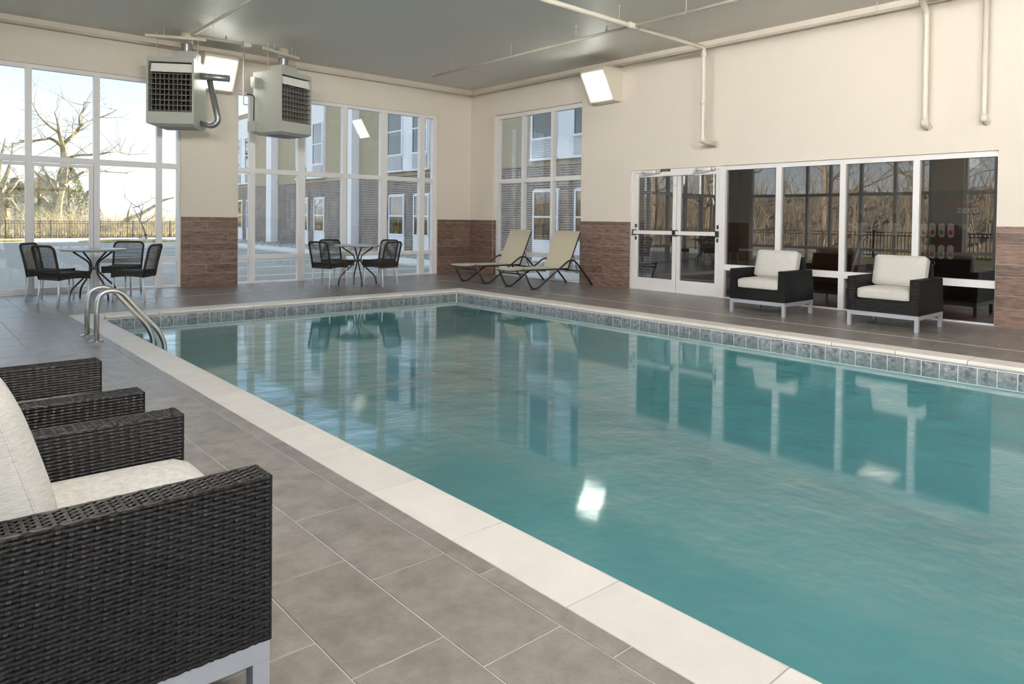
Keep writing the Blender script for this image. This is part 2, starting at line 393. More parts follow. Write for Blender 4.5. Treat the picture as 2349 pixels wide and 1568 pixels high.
# coping stones: bullnose profile swept along each side, mitred at the corners
def prof(w):
    out = [(0, -0.05), (0, -0.002), (0.002, 0)]
    for i in range(7):
        a = R(90 - 180 * i / 6); out.append((w - 0.025 + 0.025 * math.cos(a), -0.025 + 0.025 * math.sin(a)))
    return out
def stone(fn, w, s0, s1, m0=0, m1=0):
    MB().prism(prof(w), lambda a, b, k: fn(a, b, (s0 + 0.0025 + m0 * a) if k == 0 else (s1 - 0.0025 + m1 * a))).build('coping_stone', 'coping', pool, smooth=False, world=True, fixn=True)
cb = MB(); cb.box(PXo - 0.003, PXi - 0.03, PFo, PBo + 0.003, -0.05, -0.004); cb.box(PRi + 0.03, PRo + 0.003, PFo, PBo + 0.003, -0.05, -0.004); cb.box(PXi - 0.03, PRi + 0.03, PBi + 0.03, PBo + 0.003, -0.05, -0.004)
cb.build('coping_bed', 'deckgrout', pool, world=True)
lw = PXi - PXo; rw = PRo - PRi; bw = PBo - PBi
jl = [-2.885, -3.46, -3.94, -4.48, -4.95, -5.55, -6.175, -6.789, -7.405, -7.946, -8.494, -9.0, -9.523, -10.14, -10.759, -11.369, -11.98, -12.59, -13.2, -13.81, -14.42, PFo]
for i in range(len(jl) - 1): stone(lambda a, b, s: (PXo + a, s, b), lw, jl[i + 1], jl[i], 0, -1 if i == 0 else 0)
jr = [-2.885, -3.464, -4.09, -4.736, -5.369, -5.968, -6.577, -7.19, -7.80, -8.43, -9.064, -9.657, -10.277, -10.89, -11.50, -12.11, -12.72, -13.33, -13.94, -14.55, PFo]
for i in range(len(jr) - 1): stone(lambda a, b, s: (PRo - a, s, b), rw, jr[i + 1], jr[i], 0, -1 if i == 0 else 0)
jb = [-2.47, -3.25, -3.86, -4.47, -5.08, -5.69, -6.30, -6.91, -7.52, -8.13, PXo]
for i in range(len(jb) - 1): stone(lambda a, b, s: (s, PBo - a, b), bw, jb[i + 1], jb[i], 1 if i == len(jb) - 2 else 0, -1 if i == 0 else 0)
MB().box(PXi - 0.02, PRi + 0.02, PFo, PFi + 0.02, -0.05, 0).build('coping_stone', 'coping', pool, world=True)
wt = MB(); wt.add([(WX0, WY1, -0.132), (WX1, WY1, -0.132), (WX1, PFi, -0.132), (WX0, PFi, -0.132)], [(0, 3, 2, 1)])
tag(wt.build('pool_water', 'water'), 'calm turquoise water filling the swimming pool', 'water', kind='stuff')

# ------------------------------------------------------------------ wood-look wainscot planks
ZB = [0.0, 0.228, 0.382, 0.613, 0.760, 0.995, 1.146, 1.22]
def wains(par, axis, d, a0, a1, joints, side):      # side: direction the planks stand proud of the wall
    t0, t1 = (d, d + side * 0.016)
    lo, hi = min(t0, t1), max(t0, t1); tp = side * 0.004
    mb = MB()
    if axis == 'y': mb.box(a0, a1, min(d, d + side * 0.012), max(d, d + side * 0.012), 0, 1.219)
    else: mb.box(min(d, d + side * 0.012), max(d, d + side * 0.012), a0, a1, 0, 1.219)
    mb.build('wainscot_grout', 'grout', par)
    for i in range(7):
        js = [a0] + sorted(j for j in joints[i] if a0 + 0.02 < j < a1 - 0.02) + [a1]
        for p, q in zip(js[:-1], js[1:]):
            c = ((p + q) / 2, d + side * 0.008, (ZB[i] + ZB[i + 1]) / 2) if axis == 'y' else (d + side * 0.008, (p + q) / 2, (ZB[i] + ZB[i + 1]) / 2)
            w = (q - p) / 2 - 0.0022; h = (ZB[i + 1] - ZB[i]) / 2 - 0.0022
            mb = MB()
            if axis == 'y': mb.box(-w, w, -0.008, 0.008, -h, h)
            else: mb.box(-0.008, 0.008, -w, w, -h, h)
            mb.build('wainscot_plank', 'wood', par).location = c
# column between the two back windows (joints from the bottom row up)
fx = lambda t: -6.343 + (t - 1714) / 536 * 0.974
wains(wall_back, 'y', 0, -6.343, -5.369, [[fx(1810)], [fx(1953)], [fx(2090)], [fx(1812)], [fx(2157)], [fx(1957)], [fx(1768), fx(2017)]], -1)
fx = lambda t: -0.938 + (t - 330) / 582 * 0.938
wains(wall_back, 'y', 0, -0.938, -0.0165, [[fx(428)], [fx(620)], [fx(812)], [fx(433)], [fx(627)], [fx(818)], [fx(615)]], -1)
wains(wall_right, 'x', 0, -0.838, 0.0, [[], [], [], [], [], [], [-0.38]], -1)
fx = lambda t: -3.504 - (t - 1040) / 370 * 1.25
wains(wall_right, 'x', 0, -4.75, -3.504, [[fx(1130)], [fx(1213)], [fx(1118), fx(1285)], [], [fx(1300)], [], [fx(1258)]], -1)
wains(wall_right, 'x', 0, YF, -10.405, [[-11.3, -12.5, -13.7], [-10.95, -12.1, -13.3], [-11.6, -12.8, -14], [-11.1, -12.3, -13.5], [-11.5, -12.7, -13.9], [-11.0, -12.2, -13.4], [-11.4, -12.6, -13.8]], -1)
wains(wall_left, 'x', XL, -0.85, 0.0, [[]] * 7, 1); wains(wall_left, 'x', XL, -6.95, -6.2, [[]] * 7, 1)
# wainscot returns into the window reveal
for i in range(7):
    MB().box(0.0, 0.07, -0.854, -0.838, ZB[i] + 0.002, ZB[i + 1] - 0.002).build('wainscot_plank', 'wood', wall_right)

# ------------------------------------------------------------------ windows
def grid_window(name, axis, d0, d1, va, levels, omit=(), gm='glass', fm='white', gd=None):
    mid = (va[0][0] + va[-1][1]) / 2
    loc = (mid, d0, 0) if axis == 'y' else (d0, mid, 0)
    w = struct(name, loc); gd = (d0 + d1) / 2 if gd is None else gd
    z0, z1 = levels[0][0], levels[-1][1]
    def bx(nm, a, b, c, d, e, f, m):
        mb = MB()
        if axis == 'y': mb.box(a, b, e, f, c, d)
        else: mb.box(e, f, a, b, c, d)
        return mb.build(nm, m, w, world=True)
    for i, (a, b) in enumerate(va):
        bx('jamb' if i in (0, len(va) - 1) else 'mullion', a, b, z0, z1, d0, d1, fm)
    for i in range(len(va) - 1):
        a, b = va[i][1], va[i + 1][0]
        lv = [(j, l) for j, l in enumerate(levels) if (i, j) not in omit]
        for j, (c, d) in lv: bx('sill' if j == 0 else 'head' if j == len(levels) - 1 else 'transom', a, b, c, d, d0 + 0.004, d1 - 0.004, fm)
        for (j, p), (k, q) in zip(lv[:-1], lv[1:]): bx('pane', a - 0.006, b + 0.006, p[1] - 0.006, q[0] + 0.006, gd - 0.003, gd + 0.003, gm)
    return w
LV = [(0.0, 0.03), (0.452, 0.528), (2.04, 2.13), (3.46, 3.527)]
window_1 = grid_window('window_1', 'y', 0.04, 0.14, [(-10.25, -10.16), (-9.45, -9.37), (-8.56, -8.477), (-7.649, -7.563), (-6.712, -6.63), (-6.388, -6.343)], LV, omit={(1, 0), (1, 1), (2, 0), (2, 1)})
window_2 = grid_window('window_2', 'y', 0.04, 0.14, [(-5.369, -5.345), (-5.136, -5.03), (-4.19, -4.05), (-3.247, -3.157), (-2.36, -2.21), (-1.382, -1.25), (-1.035, -0.938)], LV)
window_3 = grid_window('window_3', 'x', 0.07, 0.17, [(-3.504, -3.44), (-2.645, -2.575), (-1.755, -1.685), (-0.915, -0.838)], [(0.0, 0.03), (0.452, 0.545), (2.035, 2.125), (3.46, 3.545)], gd=0.14)
window_4 = grid_window('window_4', 'x', 0.035, 0.115, [(-10.405, -10.392), (-9.525, -9.445), (-8.57, -8.49), (-7.61, -7.523), (-6.655, -6.562)], [(0.0, 0.02), (0.455, 0.55), (2.075, 2.147)], gm='dkglass', gd=0.09)
window_5 = grid_window('window_5', 'x', XL - 0.14, XL - 0.04, [(-6.2, -6.12), (-5.30, -5.22), (-4.38, -4.30), (-3.49, -3.41), (-2.78, -2.70), (-1.79, -1.71), (-0.93, -0.85)], LV)
window_6 = grid_window('window_6', 'x', XL - 0.14, XL - 0.04, [(-15.0, -14.92)] + [(-14.04 + 0.92 * i, -13.96 + 0.92 * i) for i in range(7)] + [(-7.70, -7.62), (-7.03, -6.95)], LV)

window_8 = grid_window('window_8', 'y', YF - 0.14, YF - 0.04, [(-10.0, -9.92)] + [(-9.08 + 0.92 * i, -9.0 + 0.92 * i) for i in range(9)] + [(-0.88, -0.8)], LV)

# ------------------------------------------------------------------ doors
def leaf(par, axis, d0, d1, a0, a1, z0, z1, st, bot, top, gm, fm='white', bar=None):
    mb = MB()
    def bx(mb, a, b, c, d, e=d0, f=d1):
        if axis == 'y': mb.box(a, b, e, f, c, d)
        else: mb.box(e, f, a, b, c, d)
        return mb
    bx(mb, a0, a0 + st, z0, z1); bx(mb, a1 - st, a1, z0, z1); bx(mb, a0 + st, a1 - st, z0, z0 + bot); bx(mb, a0 + st, a1 - st, z1 - top, z1)
    lf = mb.build('door_leaf', fm, par, world=True)
    g = MB(); gd = (d0 + d1) / 2; bx(g, a0 + st - 0.005, a1 - st + 0.005, z0 + bot - 0.005, z1 - top + 0.005, gd - 0.003, gd + 0.003)
    L = par.location
    g.v = [(p[0] - L.x, p[1] - L.y, p[2] - L.z) for p in g.v]; g.build('pane', gm, lf)
    return lf
door_2 = struct('door_2', (-8.5, 0.05, 0))
MB().box(-9.37, -7.649, 0.03, 0.15, 0, 0.018).build('threshold', 'alu', door_2, world=True)
for a, b in ((-9.362, -8.507), (-8.503, -7.655)):
    lf = leaf(door_2, 'y', 0.06, 0.11, a, b, 0.02, 2.03, 0.055, 0.07, 0.05, 'glass')
door_1 = struct('door_1', (0.06, -5.65, 0))
for a, b in ((-4.805, -4.733), (-6.562, -6.552)): MB().box(0.03, 0.12, a, b, 0, 2.147).build('jamb', 'white', door_1, world=True)
MB().box(0.03, 0.12, -6.552, -4.805, 2.10, 2.147).build('head', 'white', door_1, world=True)
MB().box(0.02, 0.13, -6.552, -4.805, 0, 0.012).build('threshold', 'alu', door_1, world=True)
for i, (a, b) in enumerate(((-5.705, -4.808), (-6.550, -5.717))):
    lf = leaf(door_1, 'x', 0.045, 0.09, a, b, 0.014, 2.096, 0.075, 0.21, 0.075, 'dkglass')
    L = door_1.location
    def sub(mb, nm, m, smooth=False):
        mb.v = [(p[0] - L.x, p[1] - L.y, p[2] - L.z) for p in mb.v]; return mb.build(nm, m, lf, smooth=smooth)
    sub(MB().box(-0.035, 0.012, a + 0.03, b - 0.03, 1.005, 1.07), 'panic_bar', 'white')
    for e in (a + 0.018, b - 0.018): sub(MB().box(-0.03, 0.045, e - 0.022, e + 0.022, 0.99, 1.085), 'bar_bracket', 'black')
    e = b - 0.03 if i == 0 else a + 0.03
    for z in (0.90, 1.12): sub(MB().box(0.035, 0.046, e - 0.015, e + 0.015, z, z + 0.06), 'latch_plate', 'black')
    # closer: body cylinder, end cap and folding arm
    c0 = a + 0.13 if i == 1 else b - 0.50
    sub(MB().tube([(0.0, c0, 2.105), (0.0, c0 + 0.30, 2.105)], 0.026, 10), 'closer_body', 'white', True)
    sub(MB().tube([(0.0, c0 - 0.05, 2.105), (0.0, c0 - 0.002, 2.105)], 0.03, 10), 'closer_cap', 'pipe', True)
    sub(MB().tube([(0.0, c0 + 0.05, 2.075), (-0.06, c0 + 0.2, 2.06), (0.03, c0 + 0.40, 2.05)], 0.007, 6), 'closer_arm', 'alu', True)
MB().box(0.0, 0.045, -6.05, -5.42, 2.025, 2.098).build('header_cover', 'white', door_1, world=True)
MB().box(-0.002, 0.03, -5.58, -5.40, 2.108, 2.140).build('header_label', 'black', door_1, world=True)
MB().box(-0.004, -0.0015, -5.56, -5.43, 2.121, 2.127).build('label_line', 'print_white', door_1, world=True)
# ------------------------------------------------------------------ furniture
def onZ(u, v, z):
    r = FW + RT * ((u - PX) / FPX) - UP * ((v - PY) / FPX)
    return CAM + r * ((z - CAM.z) / r.z)
def weave(mb, P00, P10, P11, P01, pu, pv, t=0.0020, sw=0.0085, off=0.0):
    P00, P10, P11, P01 = map(Vector, (P00, P10, P11, P01))
    n = (P10 - P00).cross(P01 - P00).normalized()
    w = (P10 - P00).length; h = ((P01 - P00).length + (P11 - P10).length) / 2
    nu = max(2, round(w / pu)); nv = max(2, round(h / pv))
    def pt(s, q, d): return (P00 * (1 - s) + P10 * s) * (1 - q) + (P01 * (1 - s) + P11 * s) * q + n * (d + off)
    e = 0.20 / nu
    for j in range(nv):
        q0, q1, qm = (j + 0.03) / nv, (j + 0.97) / nv, (j + 0.5) / nv
        ss = [0.0]; ds = [0.0]
        for i in range(nu):
            c = (i + 0.5) / nu; d = t if (i + j) % 2 == 0 else -t
            ss += [c - e, c + e]; ds += [d, d]
        ss.append(1.0); ds.append(0.0)
        vs = []
        for s, d in zip(ss, ds): vs += [pt(s, q0, d - 0.0009), pt(s, qm, d + 0.0006), pt(s, q1, d - 0.0009)]
        fs = []
        for k in range(len(ss) - 1): fs += [(3 * k, 3 * k + 3, 3 * k + 4, 3 * k + 1), (3 * k + 1, 3 * k + 4, 3 * k + 5, 3 * k + 2)]
        mb.add(vs, fs)
    hw = sw / 2 / w
    for i in range(nu):
        c = (i + 0.5) / nu
        qs = [0.0] + [(j + 0.5) / nv for j in range(nv)] + [1.0]
        dd = [0.0] + [(-t if (i + j) % 2 == 0 else t) for j in range(nv)] + [0.0]
        for g in (-1, 0, 1):
            a, b = c + hw * (g * 0.70 - 0.31), c + hw * (g * 0.70 + 0.31)
            vs = []
            for q, d in zip(qs, dd): vs += [pt(a, q, d), pt(b, q, d)]
            mb.add(vs, [(2 * k, 2 * k + 1, 2 * k + 3, 2 * k + 2) for k in range(len(qs) - 1)])
    return mb
def cushion(w, d, h, r=0.25, puff=0.18, n=12):
    vs = []; fs = []; idx = {}
    def key(p): return tuple(round(c, 5) for c in p)
    def pos(p):
        q = Vector(p); hx = (w / 2, d / 2, h / 2); rr = min(hx) * r * 2
        v = [q[i] * hx[i] for i in range(3)]
        c = Vector([max(-(hx[i] - rr), min(hx[i] - rr, v[i])) for i in range(3)])
        dv = Vector(v) - c
        if dv.length > 1e-9: dv = dv.normalized() * rr
        o = c + dv
        k = (1 - q[0] ** 4) * (1 - q[1] ** 4)
        o.z *= 1 + puff * k
        o.x *= 1 - 0.02 * (1 - q[0] * q[0]); 
        return o
    ax = [(0, 1, 2), (1, 2, 0), (2, 0, 1)]
    for a, b, c in ax:
        for s in (-1, 1):
            for i in range(n):
                for j in range(n):
                    f = []
                    for di, dj in ((0, 0), (1, 0), (1, 1), (0, 1)):
                        p = [0, 0, 0]; p[a] = -1 + 2 * (i + di) / n; p[b] = -1 + 2 * (j + dj) / n; p[c] = s
                        k = key(p)
                        if k not in idx: idx[k] = len(vs); vs.append(tuple(pos(p)))
                        f.append(idx[k])
                    fs.append(tuple(f if s > 0 else f[::-1]))
    mb = MB(); mb.v = vs; mb.f = fs; return mb
def rrect(w, d, r, z, n=5):
    pts = []
    for cx_, cy_, a0 in ((w / 2 - r, d / 2 - r, 0), (-w / 2 + r, d / 2 - r, 90), (-w / 2 + r, -d / 2 + r, 180), (w / 2 - r, -d / 2 + r, 270)):
        for i in range(n + 1): a = R(a0 + 90 * i / n); pts.append((cx_ + r * math.cos(a), cy_ + r * math.sin(a), z))
    return pts + [pts[0]]
def place_mesh(o, mt): o.data.transform(mt)

def make_armchair():
    t = thing('wicker_armchair', 'x', 'armchair', group='black wicker armchairs with cream cushions')
    fy, yb0, yb1 = -0.39, 0.41, 0.36; z0, z1, zs = 0.187, 0.595, 0.335; wo, wi = 0.40, 0.302
    for sx in (-1, 1):
        core = MB(); a, b = sorted((sx * (wo - 0.006), sx * (wi + 0.006)))
        core.hexa([(a, fy + 0.006, z0), (b, fy + 0.006, z0), (b, yb0 - 0.006, z0), (a, yb0 - 0.006, z0), (a, fy + 0.006, z1 - 0.006), (b, fy + 0.006, z1 - 0.006), (b, yb1 - 0.006, z1 - 0.006), (a, yb1 - 0.006, z1 - 0.006)])
        arm = core.build('arm', 'wickercore', t)
        w = MB(); o, i = sx * wo, sx * wi
        if sx > 0:
            weave(w, (o, fy, z0), (o, yb0, z0), (o, yb1, z1), (o, fy, z1), 0.026, 0.0105)
            weave(w, (i, yb0 - 0.1, zs), (i, fy, zs), (i, fy, z1), (i, yb1, z1), 0.026, 0.0105)
            weave(w, (i, fy, z0), (o, fy, z0), (o, fy, z1), (i, fy, z1), 0.026, 0.0105)
            weave(w, (o, fy, z1), (o, yb1, z1), (i, yb1, z1), (i, fy, z1), 0.026, 0.0098)
            weave(w, (o, yb0, z0), (i, yb0, z0), (i, yb1, z1), (o, yb1, z1), 0.026, 0.0105)
        else:
            weave(w, (o, yb0, z0), (o, fy, z0), (o, fy, z1), (o, yb1, z1), 0.026, 0.0105)
            weave(w, (i, fy, zs), (i, yb0 - 0.1, zs), (i, yb1, z1), (i, fy, z1), 0.026, 0.0105)
            weave(w, (o, fy, z0), (i, fy, z0), (i, fy, z1), (o, fy, z1), 0.026, 0.0105)
            weave(w, (i, fy, z1), (i, yb1, z1), (o, yb1, z1), (o, fy, z1), 0.026, 0.0098)
            weave(w, (i, yb0, z0), (o, yb0, z0), (o, yb1, z1), (i, yb1, z1), 0.026, 0.0105)
        # rounded welts along the upper edges
        for x in (o, i):
            w.tube([(x - sx * 0.004 if x == o else x + sx * 0.004, fy + 0.004, z1 - 0.004), (x - sx * 0.004 if x == o else x + sx * 0.004, yb1 - 0.004, z1 - 0.004)], 0.0058, 6)
        for x in (o - sx * 0.004, i + sx * 0.004): w.tube([(x, fy + 0.004, z0), (x, fy + 0.004, z1 - 0.004)], 0.0058, 6)
        w.tube([(o, fy + 0.004, z1 - 0.004), (i, fy + 0.004, z1 - 0.004)], 0.0058, 6)
        tag(w.build('arm_weave', 'wicker', arm), kind='stuff')
    fr = MB().box(-wi, wi, fy + 0.006, fy + 0.05, z0, zs - 0.004).build('front_panel', 'wickercore', t)
    w = MB(); weave(w, (-wi, fy, z0), (wi, fy, z0), (wi, fy, zs), (-wi, fy, zs), 0.026, 0.0105); w.tube([(-wi, fy + 0.004, zs), (wi, fy + 0.004, zs)], 0.006, 6)
    tag(w.build('panel_weave', 'wicker', fr), kind='stuff')
    MB().box(-wi, wi, fy + 0.05, 0.36, z0 + 0.06, zs - 0.01).build('seat_deck', 'wickercore', t)
    b0, b1 = 0.335, 0.375
    bk = MB(); bk.hexa([(-wi, b0, z0), (wi, b0, z0), (wi, yb0 - 0.006, z0), (-wi, yb0 - 0.006, z0), (-wi, 0.27, 0.755), (wi, 0.27, 0.755), (wi, 0.335, 0.755), (-wi, 0.335, 0.755)])
    br = bk.build('backrest', 'wickercore', t)
    w = MB()
    weave(w, (wi, yb0, z0), (-wi, yb0, z0), (-wi, 0.342, 0.76), (wi, 0.342, 0.76), 0.026, 0.0105)
    weave(w, (-wi, b0 - 0.03, zs), (wi, b0 - 0.03, zs), (wi, 0.264, 0.76), (-wi, 0.264, 0.76), 0.026, 0.0105)
    weave(w, (-wi, 0.264, 0.76), (wi, 0.264, 0.76), (wi, 0.342, 0.76), (-wi, 0.342, 0.76), 0.026, 0.0105)
    weave(w, (wi, 0.264, 0.595), (wi, 0.372, 0.595), (wi, 0.342, 0.76), (wi, 0.264, 0.76), 0.026, 0.0105)
    weave(w, (-wi, 0.372, 0.595), (-wi, 0.264, 0.595), (-wi, 0.264, 0.76), (-wi, 0.342, 0.76), 0.026, 0.0105)
    tag(w.build('back_weave', 'wicker', br), kind='stuff')
    L = 0.045
    for sx in (-1, 1):
        for y in (fy, 0.395 - L):
            MB().box(*sorted((sx * (wo - 0.002), sx * (wo - L))), y + 0.003, y + L, 0.0, 0.137).build('leg', 'frame', t)
        MB().box(*sorted((sx * (wo - 0.002), sx * (wo - L))), fy + 0.003, 0.40, 0.1375, 0.187).build('frame_rail', 'frame', t)
    for y in (fy + 0.003, 0.40 - L): MB().box(-wo + L, wo - L, y, y + L, 0.1375, 0.187).build('frame_rail', 'frame', t)
    sc = cushion(0.60, 0.62, 0.135, 0.34, 0.14); sc.xform(Matrix.Translation((0, -0.085, 0.404)))
    s = sc.build('seat_cushion', 'cushion', t, smooth=True)
    for z in (0.355, 0.449):
        MB().tube([(a, b - 0.085, c) for a, b, c in rrect(0.585, 0.605, 0.04, z)], 0.0045, 6, cap=False).build('piping', 'cushion', s, smooth=True)
    bc = cushion(0.60, 0.385, 0.155, 0.32, 0.32)
    mt = Matrix.Translation((0, 0.155, 0.655)) @ Matrix.Rotation(R(90 - 17), 4, 'X')
    bc.xform(mt); b = bc.build('back_cushion', 'cushion', t, smooth=True)
    for z in (-0.05, 0.05):
        p = MB().tube(rrect(0.585, 0.37, 0.035, z), 0.0045, 6, cap=False); p.xform(mt); p.build('piping', 'cushion', b, smooth=True)
    return t
ac = make_armchair()
ac.location = (-9.76, -10.826, 0); ac.rotation_euler = (0, 0, R(90))
ac['label'] = 'black wicker armchair nearest the camera, its cream back cushion cut by the frame edge'
dup(ac, (-9.78, -9.738, 0), R(90), 'dark wicker armchair just behind the nearest one, only its two arms in view')
dup(ac, (-1.01, -8.04, 0), R(-90), 'black wicker armchair with plump cream cushions beside the glass double door')
dup(ac, (-0.965, -9.615, 0), R(-90.5), 'black wicker armchair with cream cushions in front of the vending machine window')

def make_dining_chair():
    t = thing('dining_chair', 'x', 'chair', group='woven brown chairs at the round tables')
    w, d, zt, zb = 0.215, 0.225, 0.442, 0.340
    st = MB().box(-w + 0.006, w - 0.006, -d + 0.006, d - 0.006, zb + 0.03, zt - 0.006).build('seat', 'wickercore', t)
    s = MB(); n = 6
    ztop = lambda k: zt - 0.012 * math.sin(PI * k / n); zbot = lambda k: zb + 0.018 * math.sin(PI * k / n)
    for k in range(n):
        y0, y1 = -d + 2 * d * k / n, -d + 2 * d * (k + 1) / n
        weave(s, (w, y0, zbot(k)), (w, y1, zbot(k + 1)), (w, y1, ztop(k + 1)), (w, y0, ztop(k)), 0.02, 0.012)
        weave(s, (-w, y1, zbot(k + 1)), (-w, y0, zbot(k)), (-w, y0, ztop(k)), (-w, y1, ztop(k + 1)), 0.02, 0.012)
        weave(s, (-w, y0, ztop(k)), (w, y0, ztop(k)), (w, y1, ztop(k + 1)), (-w, y1, ztop(k + 1)), 0.02, 0.012)
    weave(s, (-w, -d, zb), (w, -d, zb), (w, -d, zt), (-w, -d, zt), 0.02, 0.012)
    weave(s, (w, d, zb), (-w, d, zb), (-w, d, zt), (w, d, zt), 0.02, 0.012)
    tag(s.build('seat_weave', 'brownweave', st), kind='stuff')
    def bp(x, q):       # point on the leaning, slightly dished back; q 0..1 from seat to top
        return (x * (1 + 0.06 * q), d - 0.012 + 0.095 * q ** 1.2 + 0.02 * (1 - (x / w) ** 2), zb + 0.02 + (0.805 - zb - 0.02) * q)
    path = [bp(-w + 0.008, q) for q in (0, 0.25, 0.5, 0.72, 0.86)]
    for a in range(1, 6): path.append(bp((-w + 0.008) + 0.075 * (1 - math.cos(R(90 * a / 6))), 0.86 + 0.14 * math.sin(R(90 * a / 6))))
    path += [bp(x, 1.0) for x in (-w + 0.085, -0.06, 0.06, w - 0.085)]
    full = path + [(-p[0], p[1], p[2]) for p in reversed(path[:-4])]
    br = MB().tube(full, 0.0165, 8).build('back_frame', 'brownweave', t, smooth=True)
    g = MB()
    for i in range(21):
        x = -w + 0.02 + (2 * w - 0.04) * i / 20
        g.tube([bp(x, q) for q in (0.1, 0.4, 0.7, 0.985)], 0.0026, 4, cap=False)
    for j in range(24):
        q = 0.12 + 0.86 * j / 24
        lim = w - 0.012 - max(0, (q - 0.86) / 0.14) ** 2 * 0.05
        g.tube([bp(x, q) for x in (-lim, -lim / 2, 0, lim / 2, lim)], 0.0032, 4, cap=False)
    tag(g.build('back_mesh', 'brownweave', br), kind='stuff')
    for sx in (-1, 1):
        for sy, sp in ((-1, 0.0), (1, 0.03)):
            MB().tube([(sx * (w - 0.022), sy * (d - 0.022), zb + 0.03), (sx * (w - 0.012), sy * (d - 0.018 + sp), 0.0)], 0.0125, 8).build('leg', 'alu', t, smooth=True)
    return t
dc = make_dining_chair()
def facing(a): return R(a + 90)
spots = [
    (-4.25, -1.42, 20, 'woven brown chair left of the far round table, its back to the column'),
    (-3.79, -0.82, 274, 'woven brown chair behind the far round table, between it and the window'),
    (-3.08, -1.11, 196, 'woven brown chair behind the right-hand chair of the far round table, mostly hidden'),
    (-3.42, -1.75, 108, 'woven brown chair in front right of the far round table, seen from behind'),
    (-8.36, -0.88, -35, 'woven brown chair at the left table, half hidden behind the leftmost front chair'),
    (-8.30, -1.54, 26, 'woven brown chair with its back to the viewer, left of the pool ladder'),
    (-7.38, -0.58, 238, 'woven brown chair behind the left round table, facing the viewer'),
    (-7.44, -1.58, 144, 'woven brown chair right of the left round table, turned sideways near the column')]
for i, (x, y, a, lb) in enumerate(spots):
    if i == 0: dc.location = (x, y, 0); dc.rotation_euler = (0, 0, facing(a)); dc['label'] = lb
    else: dup(dc, (x, y, 0), facing(a), lb)

def make_table():
    t = thing('round_table', 'x', 'table', group='round tables by the back windows')
    MB().lathe([(0.42, 0.708), (0.43, 0.714), (0.43, 0.728), (0.425, 0.734), (0.0005, 0.734)], 48).build('table_top', 'tabletop', t)
    MB().lathe([(0.30, 0.698), (0.31, 0.7075), (0.0005, 0.7078)], 24).build('mount_plate', 'bronze', t)
    for k in range(4):
        a = R(90 * k); c, s = math.cos(a), math.sin(a)
        pts = fillet([(0.30, 0, 0.70), (0.058, 0, 0.53), (0.058, 0, 0.40), (0.335, 0, 0.14), (0.352, 0, 0.0)], 0.07)
        MB().tube([(p[0] * c - p[1] * s, p[0] * s + p[1] * c, p[2]) for p in pts], 0.0125, 8).build('leg', 'bronze', t, smooth=True)
    MB().lathe([(0.062, 0.43), (0.066, 0.435), (0.066, 0.46), (0.062, 0.465)], 20).build('hub_ring', 'bronze', t, smooth=True)
    return t
tb = make_table(); tb.location = (-3.62, -1.27, 0); tb.rotation_euler = (0, 0, R(163)); tb['label'] = 'round grey-topped table at the far window next to the loungers'
dup(tb, (-7.86, -1.09, 0), R(200), 'round grey-topped table at the left window, above the pool ladder')

def make_lounger():
    t = thing('chaise_lounge', 'x', 'lounger', group='beige sling chaise lounges')
    hw = 0.345
    for s in (-1, 1):
        pts = fillet([(-1.835, s * hw, 0.372), (-1.605, s * hw, -0.055), (-0.60, s * hw, 0.555), (-0.055, s * hw, 0.0)], 0.20, 8)
        pts = [(p[0], p[1], max(p[2], 0.016)) for p in pts]
        fr = MB().tube(pts, 0.0165, 8).build('side_frame', 'bronze', t, smooth=True)
        MB().box(-1.66, -1.61, s * hw - 0.014, s * hw + 0.014, 0.0, 0.012).build('foot_pad', 'black', fr)
        MB().box(-0.075, -0.03, s * hw - 0.014, s * hw + 0.014, 0.0, 0.010).build('foot_pad', 'black', fr)
        MB().tube([(-1.94, s * 0.31, 0.345), (-0.68, s * 0.31, 0.335)], 0.013, 6).build('seat_rail', 'bronze', t, smooth=True)
        MB().tube([(-0.68, s * 0.31, 0.335), (-0.362, s * 0.31, 1.015)], 0.013, 6).build('back_rail', 'bronze', t, smooth=True)
        MB().tube([(-0.545, s * 0.30, 0.60), (-0.42, s * 0.30, 0.30)], 0.007, 6).build('prop_strut', 'bronze', t, smooth=True)
    for x, z in ((-1.80, 0.275), (-0.40, 0.285), (-0.68, 0.325), (-1.30, 0.325)):
        MB().tube([(x, -hw, z), (x, hw, z)], 0.0125, 8).build('cross_bar', 'bronze', t, smooth=True)
    MB().tube(fillet([(-1.945, -0.31, 0.345), (-1.955, -0.15, 0.322), (-1.955, 0.15, 0.322), (-1.945, 0.31, 0.345)], 0.1), 0.009, 6).build('foot_bar', 'bronze', t, smooth=True)
    def strip(pts, nm):
        mb = MB(); k = len(pts)
        vs = []
        for x, z in pts:
            for y in (-0.315, -0.16, 0, 0.16, 0.315): vs.append((x, y, z - 0.012 * (1 - (y / 0.315) ** 2)))
        fs = [(i * 5 + j, i * 5 + j + 1, (i + 1) * 5 + j + 1, (i + 1) * 5 + j) for i in range(k - 1) for j in range(4)]
        mb.add(vs, fs); mb.add([(a, b, c - 0.005) for a, b, c in vs], [f[::-1] for f in fs])
        return mb.build(nm, 'sling', t, smooth=True)
    strip([(-1.955, 0.352), (-1.90, 0.362), (-1.5, 0.358), (-1.1, 0.352), (-0.70, 0.35)], 'seat_sling')
    strip([(-0.70, 0.352), (-0.62, 0.52), (-0.50, 0.775), (-0.37, 1.035), (-0.355, 1.03)], 'back_sling')
    return t
lg = make_lounger(); lg.location = (0.0, -3.53, 0); lg['label'] = 'beige sling chaise lounge nearer the double door, by the brown wall panel'
dup(lg, (0.015, -2.172, 0), 0, 'beige sling chaise lounge nearer the room corner, in front of the narrow window')

